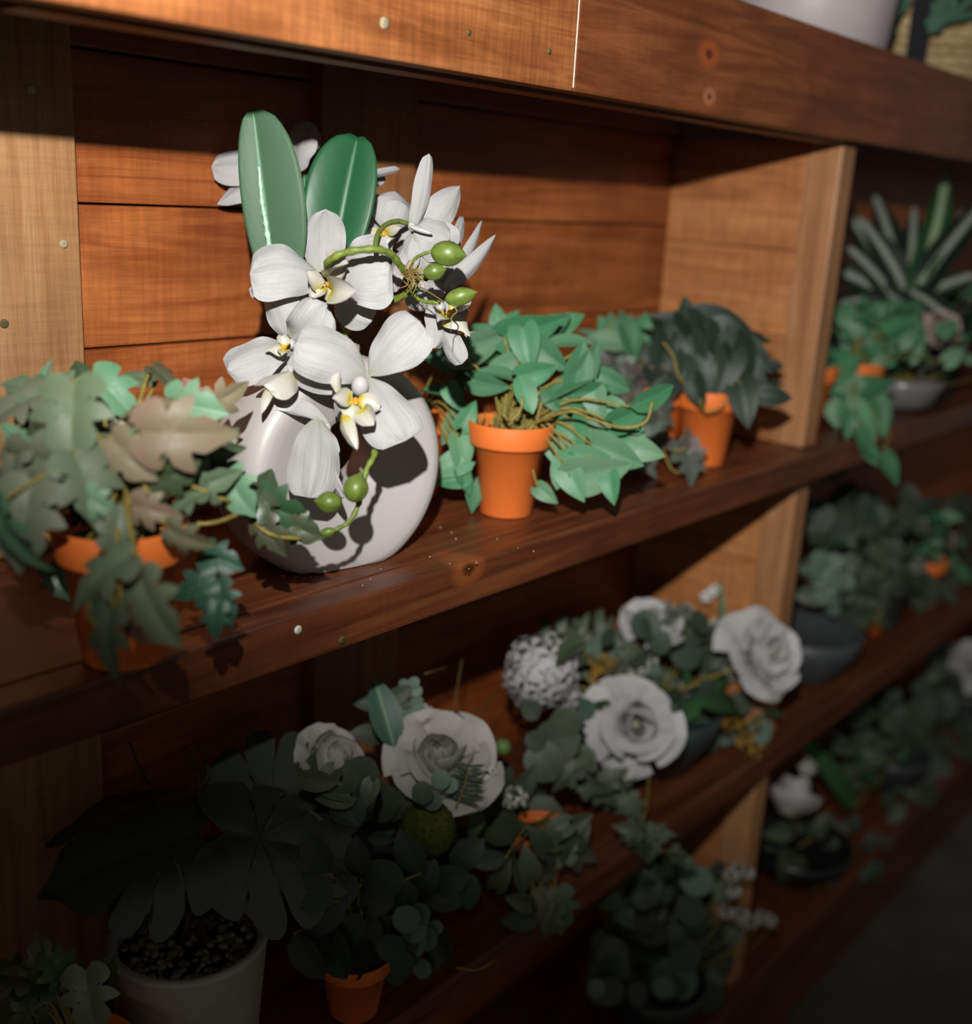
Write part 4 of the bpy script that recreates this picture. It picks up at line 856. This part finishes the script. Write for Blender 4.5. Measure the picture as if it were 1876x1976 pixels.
# small plant at the lower left corner
bc = V((-.455, .070, ZB)); p = thing('potted_split_leaf_plant', 'dim split-leaf plant left of the white concrete pot, with one pale leaf', 'plant', bc)
pot(p); rr = bc + V((0, 0, .074)); dd = dep(rr)
leaf_at(p, VAR['l'][0], 168, 1928, dd - .02, 112, -80, 20, 10, label='pale green leaf')
st = Tubes()
for x, y, L, a in [(110, 1865, 80, 120), (60, 1900, 80, 180), (30, 1950, 90, -140), (110, 1960, 80, -100), (200, 1880, 60, 60), (80, 1850, 70, 100), (140, 1900, 60, 100), (20, 1880, 80, 160), (60, 1965, 80, -80)]:
    o, b = leaf_at(p, VAR['d'][0], x, y, dd, L, a, 15, random.uniform(-20, 30)); st.add([rr, via(rr, b, .01), b], .0013, .001, 5, 3)
tag(st.build('stem', G_VINE, p), kind='stuff')

EUC = leaf_mat('eucalyptus_leaf', [(.09, .145, .11), (.11, .165, .125), (.07, .115, .09)], .6, .3, .15, (.2, .28, .22))
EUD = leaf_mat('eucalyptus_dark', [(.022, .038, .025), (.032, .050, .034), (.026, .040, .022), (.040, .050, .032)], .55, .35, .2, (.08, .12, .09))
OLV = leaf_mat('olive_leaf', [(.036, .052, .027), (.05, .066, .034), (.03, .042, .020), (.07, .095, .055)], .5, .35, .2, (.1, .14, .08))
BLG = leaf_mat('blade_green', [(.022, .075, .022), (.028, .09, .028)], .5, .35, .2, (.08, .2, .08))
GOLD = plain('golden_sprig', (.30, .17, .03), .7, .2, .3, 200)
MOSSB = plain('moss_ball', (.055, .065, .012), .9, .1, .5, 300, 1.0, bscale=900)
WHT = plain('small_white_bloom', (.50, .50, .46), .6, .3, .06, 200)
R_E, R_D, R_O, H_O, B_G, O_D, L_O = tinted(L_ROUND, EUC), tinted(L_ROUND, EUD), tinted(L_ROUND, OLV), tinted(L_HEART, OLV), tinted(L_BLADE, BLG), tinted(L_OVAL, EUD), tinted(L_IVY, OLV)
def floret_mesh(mat, n=4):
    vs, fs = [(0, 0, .1)], []
    for i in range(n):
        a = 2 * PI * i / n; b0 = len(vs)
        for r, da, z in ((.5, -.42, .12), (1, -.40, .0), (1.12, 0, -.05), (1, .40, .0), (.5, .42, .12)): vs.append((r * math.cos(a + da), r * math.sin(a + da), z))
        fs += [(0, b0, b0 + 4), (b0, b0 + 1, b0 + 3, b0 + 4), (b0 + 1, b0 + 2, b0 + 3)]
    return mesh('floret', vs, fs, mat)
FLO = floret_mesh(WHT); FLO5 = floret_mesh(WHT, 5)
HYD = plain('hydrangea_white', (.40, .39, .40), .6, .3, .06, 200); FLH = floret_mesh(HYD)
def frame(c, axis, R):
    z = V(axis).normalized(); x = z.orthogonal().normalized(); y = z.cross(x)
    return Matrix(((x.x * R, y.x * R, z.x * R, c[0]), (x.y * R, y.y * R, z.y * R, c[1]), (x.z * R, y.z * R, z.z * R, c[2]), (0, 0, 0, 1)))
def cluster(parent, c, R, n, fr, me=None, name='blossom', label=None):
    core = link(name, lathe_mesh('blossom_heart', [(.001, -R * .7), (R * .5, -R * .5), (R * .7, 0), (R * .5, R * .5), (.001, R * .7)], (me or FLO).materials[0] if R > .015 else O_D.materials[0], 10), parent, Matrix.Translation(V(c)))
    if label: core['label'] = label
    for i in range(n):
        zz = 1 - 2 * (i + .5) / n; a = i * 2.39996; q = V((math.sqrt(1 - zz * zz) * math.cos(a), math.sqrt(1 - zz * zz) * math.sin(a), zz))
        link('floret', me or FLO, core, frame(V(c) + q * R * random.uniform(.85, 1.1), q + V((random.gauss(0, .2), random.gauss(0, .2), 0)), fr * random.uniform(.8, 1.15)) @ Matrix.Rotation(random.uniform(0, 3), 4, 'Z'))
    return core
def sprig(parent, pts, me, L, step=2, r=.0012, mat=None, pair=True):
    t = Tubes(); t.add(pts, r, r * .6, 5, 5); t.build('stem', mat or G_VINE, parent)
    q = smooth_path(pts, 5)
    for i in range(2, len(q), step):
        d = (q[min(i + 1, len(q) - 1)] - q[i - 1]).normalized(); s_ = d.cross(TC).normalized()
        for sg in ((-1, 1) if pair else (random.choice((-1, 1)),)):
            o = s_ * sg + d * .4 + TC * random.uniform(-.1, .5); l = L * random.uniform(.8, 1.15) * (1 - .35 * i / len(q))
            link('leaf', me, parent, orient(q[i], o, TC + UP * .4 + V((random.gauss(0, .3), random.gauss(0, .3), 0)), l))
def at(px, py, y):
    q = on(px, py, 1, y); r = .012
    for _ in range(40):
        if not any(blocked(q + V(e)) for e in ((0, 0, 0), (r, 0, 0), (-r, 0, 0), (0, r, 0), (0, 0, r), (0, 0, -r))): break
        q = q - (q - EYE).normalized() * .007
    return q
DARKPOT = plain('charcoal_pot', (.030, .036, .036), .45, .4, .2, 60)
def dark_bowl(parent, c, R, H, mat=None):
    return link('bowl', lathe_mesh('bowl', [(.001, 0), (R * .55, 0), (R * .6, .003), (R * .92, H * .6), (R, H), (R * .95, H), (R * .85, H * .7), (.001, H * .68)], mat or DARKPOT, 44), parent, Matrix.Translation(V(c)))
# arrangement with the moss ball
bc = V((-.085, .105, ZB)); A1 = thing('rose_arrangement', 'arrangement of two cream roses and eucalyptus with a green moss ball, right of the monstera', 'flower arrangement', bc)
dark_bowl(A1, bc, .062, .07); rr = bc + V((0, 0, .06)); st = Tubes()
for (x, y, yy, R, axd, lab) in [(850, 1462, .06, .048, TC * .6 + V((0, 0, .75)) + RT * .05, 'large cream rose'), (645, 1468, .11, .034, TC * .4 + V((0, 0, .8)) + RT * .8, 'smaller cream rose seen from the side')]:
    c = at(x, y, yy); rose(A1, c, axd, R, ROSE, label=lab); st.add([rr, c], .0022, .002, 6, 2)
mb = at(825, 1600, .035); 
bm = bmesh.new(); bmesh.ops.create_icosphere(bm, subdivisions=4, radius=.0255)
for v in bm.verts: v.co *= 1 + .07 * noise.noise(v.co * 260)
o = link('moss_ball', from_bm('moss_ball', bm, MOSSB), A1, Matrix.Translation(mb)); o['label'] = 'olive green moss ball'; st.add([rr, mb], .002, .002, 6, 2)
c = at(970, 1441, .06); ellip('green_berry', c, UP, .0085, .0085, plain('berry_green', (.11, .17, .045), .5, .4, .1, 80), A1)
st.add([rr, c], .0014, .0012, 5, 2)
sprig(A1, [rr, at(800, 1420, .10), at(795, 1360, .11), at(788, 1312, .115)], R_E, .017, 2); sprig(A1, [rr, at(750, 1420, .12), at(735, 1330, .13)], O_D, .045, 3)
link('leaf', tinted(L_OVAL, leaf_mat('deep_green', [(.025, .075, .05), (.03, .08, .055)], .5, .35)), A1, orient(at(760, 1440, .09), UP + RT * -.25, TC + RT * .3, .062, .055))
for x, y in ((765, 1372), (830, 1375), (845, 1388), (780, 1385), (882, 1400), (815, 1368)): cluster(A1, at(x, y, .115), .004, 7, .0042, FLO5)
sprig(A1, [at(880, 1560, .02), at(895, 1520, .015), at(905, 1480, .01)], tinted(L_LANCE, EUD), .020, 1)
for x, y, L, a in [(815, 1530, 46, -90), (850, 1505, 40, 60), (868, 1515, 34, 20), (835, 1545, 40, 200)]: leaf_at(A1, R_E if x > 840 else R_D, x, y, dep(at(x, y, .02)), L, a, 10)
cluster(A1, at(932, 1500, .03), .010, 9, .009, FLO5); cluster(A1, at(900, 1558, .02), .004, 6, .004, FLO5); cluster(A1, at(992, 1540, .04), .009, 9, .008)
for i in range(52):
    x, y = random.gauss(690, 50), random.gauss(1540, 40); a = random.uniform(0, 360)
    if i > 26: x, y = random.gauss(960, 50), random.gauss(1560, 60)
    leaf_at(A1, random.choice((R_D, O_D, H_O)), x, y, dep(at(x, y, random.uniform(.04, .13))), random.uniform(46, 84), a, random.uniform(0, 30), random.uniform(-40, 40))
for x, y, L, a in [(690, 1510, 92, -60), (1040, 1590, 110, -70), (1090, 1400, 70, 80), (1075, 1430, 90, 10), (1050, 1470, 80, -60), (1115, 1470, 76, -20), (1020, 1640, 80, -120), (960, 1590, 90, -60), (990, 1610, 70, -30)]:
    leaf_at(A1, R_O, x, y, dep(at(x, y, .06)), L, a, 15, random.uniform(-20, 30))
for x, y, L, a in [(1090, 1500, 64, -140), (1140, 1515, 76, -20), (1165, 1530, 70, -35), (1200, 1545, 64, -10), (1225, 1560, 56, -60), (1180, 1500, 60, 40), (1115, 1480, 60, 200), (1210, 1500, 46, 30)]:
    leaf_at(A1, L_O, x, y, dep(at(x, y, .045)), L, a, 15, random.uniform(-20, 30))
for a_, b_ in (((870, 1400), (893, 1265)), ((890, 1410), (965, 1330)), ((820, 1300), (870, 1285)), ((1010, 1470), (1040, 1370))): st.add([at(*a_, .12), at(*b_, .14)], .0010, .0007, 5, 3)
tag(st.build('stem', plain('dry_stem', (.10, .075, .025), .7, .2, .3, 80), A1), kind='stuff')
# arrangement in the dark bowl, next to the divider
bc = V((.345, .100, ZB)); A2 = thing('rose_arrangement', 'large arrangement of three white roses and a hydrangea in a dark bowl below the divider', 'flower arrangement', bc)
dark_bowl(A2, bc, .090, .085, plain('teal_dark_bowl', (.028, .040, .042), .4, .45, .2, 30)); rr = bc + V((0, 0, .08)); st = Tubes()
for (x, y, yy, R, axd, lab) in [(1225, 1398, .045, .050, TC + V((0, 0, .12)) - RT * .05, 'large white rose facing the viewer'), (1255, 1208, .11, .042, TC * .35 + V((0, 0, .9)), 'white rose seen from the side'), (1478, 1262, .012, .050, TC * .85 + RT * .5 + UP * .3, 'white rose turned to the right')]:
    c = at(x, y, yy); rose(A2, c, axd, R, ROSEW, label=lab); st.add([rr, c], .0022, .002, 6, 2)
cluster(A2, at(1040, 1295, .115), .038, 60, .0125, FLH, 'hydrangea', 'white hydrangea head')
cluster(A2, at(1090, 1340, .10), .016, 14, .010, FLH, 'hydrangea')
st.add([rr, at(1040, 1310, .115)], .002, .002, 6, 2)
for x, y, R, n in [(1240, 1285, .010, 12), (1225, 1300, .008, 9), (1258, 1275, .007, 8), (1320, 1330, .009, 10), (1340, 1355, .010, 11), (1300, 1350, .007, 8), (1405, 1298, .011, 13), (1326, 1178, .009, 10), (1385, 1215, .012, 12), (1290, 1172, .008, 8), (1425, 1105, .010, 14), (1470, 1162, .011, 14), (1090, 1250, .008, 8), (1065, 1235, .007, 8)]:
    c = at(x, y, .09 if y > 1200 else .13); cluster(A2, c, R, n, R * .55, FLO5); st.add([rr, rr.lerp(c, .6) + V((0, 0, .01)), c], .0012, .001, 5, 3)
for i in range(16):
    t = i / 15; c = at(1362 + 34 * t + 10 * math.sin(t * 3), 1152 - 48 * t, .14); link('blossom', FLO5, A2, frame(c, TC + V((random.gauss(0, .5), random.gauss(0, .5), 0)), .0075 - .003 * t))
for bx, by, tx, ty, yy in [(1390, 1250, 1400, 1130, .12), (1410, 1240, 1445, 1120, .12), (1400, 1220, 1436, 1150, .11), (1330, 1390, 1430, 1265, .05), (1300, 1410, 1400, 1280, .06), (1350, 1360, 1520, 1335, .02), (1360, 1370, 1470, 1345, .02), (1440, 1240, 1480, 1165, .10), (1330, 1330, 1320, 1250, .08)]:
    b, t = at(bx, by, yy), at(tx, ty, yy); d = t - b; link('leaf', B_G, A2, orient(b, d, TC + UP * .5, d.length * 1.05, d.length * 1.3))
for bx, by, tx, ty, yy in [(1380, 1385, 1470, 1395, .03), (1390, 1390, 1450, 1420, .03), (1170, 1290, 1150, 1270, .1), (1140, 1320, 1180, 1270, .1), (1420, 1420, 1465, 1450, .03)]:
    t = Tubes(); b, e = at(bx, by, yy), at(tx, ty, yy); d = e - b
    t.add([b, e], .0014, .0008, 5, 3)
    for i in range(14):
        q = b + d * (i / 13); t.add([q, q + d.cross(TC).normalized() * random.choice((-1, 1)) * .010 + d * .15], .0010, .0012, 4, 2)
    t.build('golden_sprig', GOLD, A2)
for i in range(130):
    x = random.gauss(1290, 85); y = random.uniform(1190, 1440)
    if y < 1290: x = min(x, 1400)
    k = random.choice((R_D, O_D, H_O, R_D, R_E if random.random() < .3 else O_D))
    leaf_at(A2, k, x, y, dep(at(x, y, random.uniform(.07, .14) if y < 1330 else random.uniform(.045, .11))), random.uniform(34, 62), random.uniform(0, 360), random.uniform(0, 30), random.uniform(-50, 50))
for i in range(40):
    x, y = random.gauss(1130, 30), random.uniform(1190, 1290); b = at(x, y + 25, .15); link('leaf', tinted(L_LANCE, OLV) if i == 0 else LF, A2, orient(b, UP + RT * random.uniform(-.9, .7), TC, .03, .05)) if i else None
    if i == 0: LF = tinted(L_LANCE, OLV)
for x, y, L, a in [(1215, 1600, 56, 170), (1245, 1612, 50, 200), (1262, 1602, 44, 30), (1235, 1635, 56, -80), (1258, 1640, 50, -100), (1310, 1655, 44, -50), (1330, 1665, 36, -10), (1285, 1610, 36, 10), (1222, 1618, 44, -30)]:
    o, b = leaf_at(A2, L_O, x, y, dep(at(x, y, -.012)), L, a, 15, random.uniform(-20, 30))
st.add([rr, at(1250, 1540, .01), at(1240, 1590, -.012), at(1255, 1630, -.013), at(1310, 1650, -.013)], .0014, .001, 5, 4)
tag(st.build('stem', G_VINE, A2), kind='stuff')
# trailing plants at the shelf edge
bc = on(1098, 1738, 2, ZB); bc.y = max(bc.y, .035); p = thing('potted_trailing_plant', 'small variegated trailing plant in an orange pot on the lower shelf, below the roses', 'plant', bc)
pot(p, .066, .066); rr = bc + V((0, 0, .074)); st = Tubes()
for x, y, L, a, me in [(1090, 1640, 62, 90, VAR['l'][0]), (1080, 1755, 80, -80, VAR['g'][0]), (1050, 1740, 60, 120, VAR['g'][1]), (1060, 1770, 60, -120, VAR['g'][0]), (1005, 1778, 70, 178, O_D), (1020, 1665, 62, 100, H_O), (1010, 1700, 56, -90, H_O), (1050, 1690, 50, 0, H_O), (1040, 1620, 60, 120, H_O), (1120, 1610, 60, 60, H_O), (1000, 1740, 50, 160, H_O), (970, 1690, 56, 60, H_O), (940, 1660, 70, 180, O_D), (1130, 1650, 50, -30, H_O), (1070, 1602, 60, 200, H_O), (1102, 1618, 62, -20, H_O), (1085, 1635, 60, -100, H_O), (1050, 1618, 56, 160, H_O), (1115, 1590, 60, 30, H_O), (1060, 1650, 56, -80, O_D), (1110, 1660, 50, -60, O_D)]:
    o, b = leaf_at(p, me, x, y, dep(at(x, y, .0)), L, a, 15, random.uniform(-20, 30)); st.add([rr, via(rr, b, .012), b], .0012, .001, 5, 4)
tag(st.build('stem', G_VINE, p), kind='stuff')
bc = on(738, 1985, 2, ZB); bc.y = max(bc.y, .036); p = thing('potted_peperomia', 'dark-leaved plant with pale eucalyptus sprigs in an orange pot, right of the concrete pot', 'plant', bc)
pot(p, .068, .060); rr = bc + V((0, 0, .074)); st = Tubes()
for x, y, L, a in [(735, 1690, 100, 160), (790, 1650, 90, 120), (860, 1700, 90, 10), (850, 1730, 80, -20), (780, 1740, 80, -100), (625, 1765, 110, -120), (600, 1720, 100, 150), (650, 1720, 90, 190), (720, 1740, 90, 200), (905, 1720, 70, -80), (640, 1840, 110, -70), (590, 1850, 100, -60), (690, 1660, 80, 100), (850, 1830, 70, -80), (610, 1650, 90, 120), (900, 1650, 80, 40), (820, 1700, 80, 60), (705, 1810, 90, -110), (740, 1835, 86, -80), (690, 1850, 84, -120), (765, 1820, 80, -50), (725, 1790, 90, -70), (760, 1870, 70, -70), (670, 1800, 84, -130), (715, 1875, 70, -100)]:  # last few dark leaves added over the rim to darken the orange pot
    o, b = leaf_at(p, O_D, x, y, dep(at(x, y, .015)), L, a, 15, random.uniform(-30, 30), 1.25); st.add([rr, via(rr, b, .015), b], .0013, .001, 5, 4)
for x, y, L, a, me in [(785, 1775, 56, 130, R_E), (810, 1765, 44, 60, R_E), (800, 1795, 50, 200, R_E), (822, 1812, 46, -80, R_E), (840, 1790, 30, 10, R_E), (800, 1820, 50, -120, R_E), (812, 1775, 34, -60, R_E), (775, 1860, 50, -100, R_D), (815, 1870, 38, -60, R_E), (835, 1855, 36, 20, R_D), (790, 1840, 50, -70, R_D), (755, 1830, 56, 170, R_D)]:
    leaf_at(p, me, x, y, dep(at(x, y, -.012)), L, a, 15, random.uniform(-20, 20))
st.add([at(880, 1868, .0), at(920, 1872, -.002), at(960, 1852, -.004)], .0012, .0008, 5, 4)
st.add([rr, at(780, 1760, .0), at(800, 1790, -.01), at(805, 1850, -.012)], .0013, .001, 5, 4)
tag(st.build('stem', G_VINE, p), kind='stuff')

# ------------------------------------------------------------------ second shelf, beyond the divider
bc = V((.760, .085, ZB)); p = thing('grey_dish_garden', 'dark grey dish with pale and green rosette leaves, second shelf beyond the divider', 'plant', bc)
dark_bowl(p, bc, .085, .075, plain('slate_dish', (.05, .055, .06), .5, .4, .2, 40)); rr = bc + V((0, 0, .07))
for i in range(60):
    x, y = random.gauss(1700, 45), random.gauss(1105, 40); leaf_at(p, tinted(L_OVAL, OLV) if i == 0 else H_O, x, y, dep(at(x, y, .08)), random.uniform(44, 70), random.uniform(0, 360), 15, random.uniform(-40, 40))
for i in range(26):
    x, y = random.gauss(1598, 18), random.gauss(1112, 22); leaf_at(p, R_E, x, y, dep(at(x, y, .06)), random.uniform(26, 44), random.uniform(0, 360), 15, random.uniform(-40, 40))
for i in range(30):
    x, y = random.gauss(1640, 60), random.gauss(1000, 40); leaf_at(p, random.choice((R_D, O_D)), x, y, dep(at(x, y, .13)), random.uniform(50, 80), random.uniform(0, 360), 15, random.uniform(-40, 40))
b, t = at(1590, 1060, .06), at(1760, 1062, .06); d = t - b; link('leaf', B_G, p, orient(b, d + UP * .04, TC + UP, d.length, d.length * .6))
bc = V((1.06, .075, ZB)); p = thing('potted_flowers', 'dark potted plant with a pinkish bloom, an orange flower and green sprigs, second shelf right', 'plant', bc)
pot(p, mat=DARKPOT); rr = bc + V((0, 0, .074)); st = Tubes()
ORNG = petal_mat('orange_petal', (.45, .09, .02), (.45, .2, .03), .5, .5, .1); PINK2 = PINK
c = at(1825, 1045, .05); rose(p, c, TC + UP, .030, PINK2, rings=(1, 3, 4, 5), label='pinkish white bloom'); st.add([rr, c], .0016, .0014, 5, 2)
c = at(1690, 1215, .045); rose(p, c, TC - RT * .3, .026, ORNG, rings=(1, 3, 4), label='orange flower'); st.add([rr, c], .0016, .0014, 5, 2)
for i in range(70):
    x, y = random.gauss(1800, 55), random.uniform(960, 1150); leaf_at(p, random.choice((R_D, O_D, H_G if 1060 < y < 1120 and x > 1790 else O_D)), x, y, dep(at(x, y, random.uniform(.04, .13))), random.uniform(30, 56), random.uniform(0, 360), 15, random.uniform(-40, 40))
tag(st.build('stem', G_VINE, p), kind='stuff')
bc = V((1.235, .075, ZB)); p = thing('potted_ivy', 'orange pot of dark ivy cut by the right edge, second shelf', 'plant', bc)
pot(p); rr = bc + V((0, 0, .074)); bush(p, [H_D, H_G], rr + V((0, 0, .05)), (.06, .05, .055), 40, .036)

# ------------------------------------------------------------------ bottom shelf
bc = V((.850, .085, ZC)); p = thing('rosebud_bowl', 'low black bowl with one large white rosebud standing up, bottom shelf', 'flower arrangement', bc)
dark_bowl(p, bc, .092, .06, plain('black_bowl', (.012, .012, .013), .35, .5, .2, 40)); rr = bc + V((0, 0, .045)); st = Tubes()
c = at(1534, 1535, .05); rose(p, c, UP * .8 + RT * .35 + TC * .1, .050, ROSEW, rings=(1, 3, 4, 4), label='large white rosebud'); st.add([rr, c], .003, .003, 6, 2)
cluster(p, at(1558, 1480, .06), .010, 9, .010, FLO5)
for i in range(44):
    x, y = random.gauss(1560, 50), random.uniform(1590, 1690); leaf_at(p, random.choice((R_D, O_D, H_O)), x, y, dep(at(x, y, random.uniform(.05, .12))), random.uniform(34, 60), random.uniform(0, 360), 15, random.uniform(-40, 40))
st.add([rr, at(1590, 1600, .06), at(1600, 1560, .06)], .002, .001, 5, 3); tag(st.build('stem', G_VINE, p), kind='stuff')
bc = V((.372, .065, ZC)); p = thing('eucalyptus_planter', 'planter of grey-green eucalyptus and tiny pale blooms, bottom shelf left of the rosebud', 'plant', bc)
dark_bowl(p, bc, .07, .075); rr = bc + V((0, 0, .06)); st = Tubes()
for i in range(110):
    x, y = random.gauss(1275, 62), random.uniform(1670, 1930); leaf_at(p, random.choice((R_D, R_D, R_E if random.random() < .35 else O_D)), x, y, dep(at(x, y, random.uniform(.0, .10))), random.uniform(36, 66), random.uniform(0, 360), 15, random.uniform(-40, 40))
for x, y in [(1410, 1690), (1425, 1680), (1440, 1685), (1430, 1765), (1450, 1780), (1470, 1770), (1485, 1775), (1400, 1760), (1415, 1720)]: 
    c = at(x, y, -.012); cluster(p, c, .008, 8, .006, FLO5); st.add([rr, V((c.x - .05, -.012, c.z - .02)), c], .001, .0008, 4, 2)
tag(st.build('stem', G_VINE, p), kind='stuff')
bc = V((1.27, .085, ZC)); p = thing('potted_greenery', 'dim leafy plant with upright green blades, bottom shelf right of the rosebud', 'plant', bc)
dark_bowl(p, bc, .07, .075); rr = bc + V((0, 0, .06)); st = Tubes()
for i in range(90):
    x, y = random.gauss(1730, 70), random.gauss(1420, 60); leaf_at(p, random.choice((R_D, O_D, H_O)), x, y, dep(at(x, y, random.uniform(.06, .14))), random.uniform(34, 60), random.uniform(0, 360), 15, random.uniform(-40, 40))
for bx, by, tx, ty in [(1735, 1500, 1750, 1425), (1690, 1520, 1665, 1450), (1650, 1560, 1600, 1450), (1760, 1480, 1800, 1380)]:
    b, t = at(bx, by, .07), at(tx, ty, .07); d = t - b; link('leaf', B_G, p, orient(b, d, TC + UP * .3, d.length * 1.2, d.length * 1.6)); st.add([rr, b], .0015, .0012, 5, 2)
tag(st.build('stem', G_VINE, p), kind='stuff')
bc = V((1.70, .085, ZC)); p = thing('white_flower_arrangement', 'green arrangement with a white flower at the right edge, bottom shelf', 'flower arrangement', bc)
dark_bowl(p, bc, .07, .075); rr = bc + V((0, 0, .06)); st = Tubes(); c = at(1868, 1282, .07); rose(p, c, TC + UP * .3, .050, ROSEW, label='white flower'); st.add([rr, c], .003, .002, 5, 2)
for i in range(60):
    x, y = random.gauss(1850, 40), random.gauss(1350, 45); leaf_at(p, random.choice((R_D, O_D, H_O)), x, y, dep(at(x, y, random.uniform(.06, .14))), random.uniform(34, 60), random.uniform(0, 360), 15, random.uniform(-40, 40))
tag(st.build('stem', G_VINE, p), kind='stuff')

# pale specks on the shelf beside the vase
vs, fs = [], []
for x, y in ((830, 1075), (905, 1098), (920, 1086), (715, 1118), (1000, 1058), (868, 1088), (880, 1040), (1030, 1064), (600, 1114), (735, 1098), (850, 1018), (872, 1028), (960, 1040), (700, 1130)):
    c = on(x, y, 2, .0004); b0 = len(vs); r = random.uniform(.0006, .0013)
    vs += [c + V((r, 0, 0)), c + V((-r, r * .6, 0)), c + V((-r * .5, -r, 0)), c + V((0, 0, r * .9))]; fs += [(b0, b0 + 1, b0 + 3), (b0 + 1, b0 + 2, b0 + 3), (b0 + 2, b0, b0 + 3), (b0, b0 + 2, b0 + 1)]
tag(link('sawdust', mesh('sawdust', vs, fs, plain('sawdust', (.45, .33, .2), .8, .2, .3, 300))), 'pale sawdust specks scattered on the shelf beside the white vase', 'dust', kind='stuff')
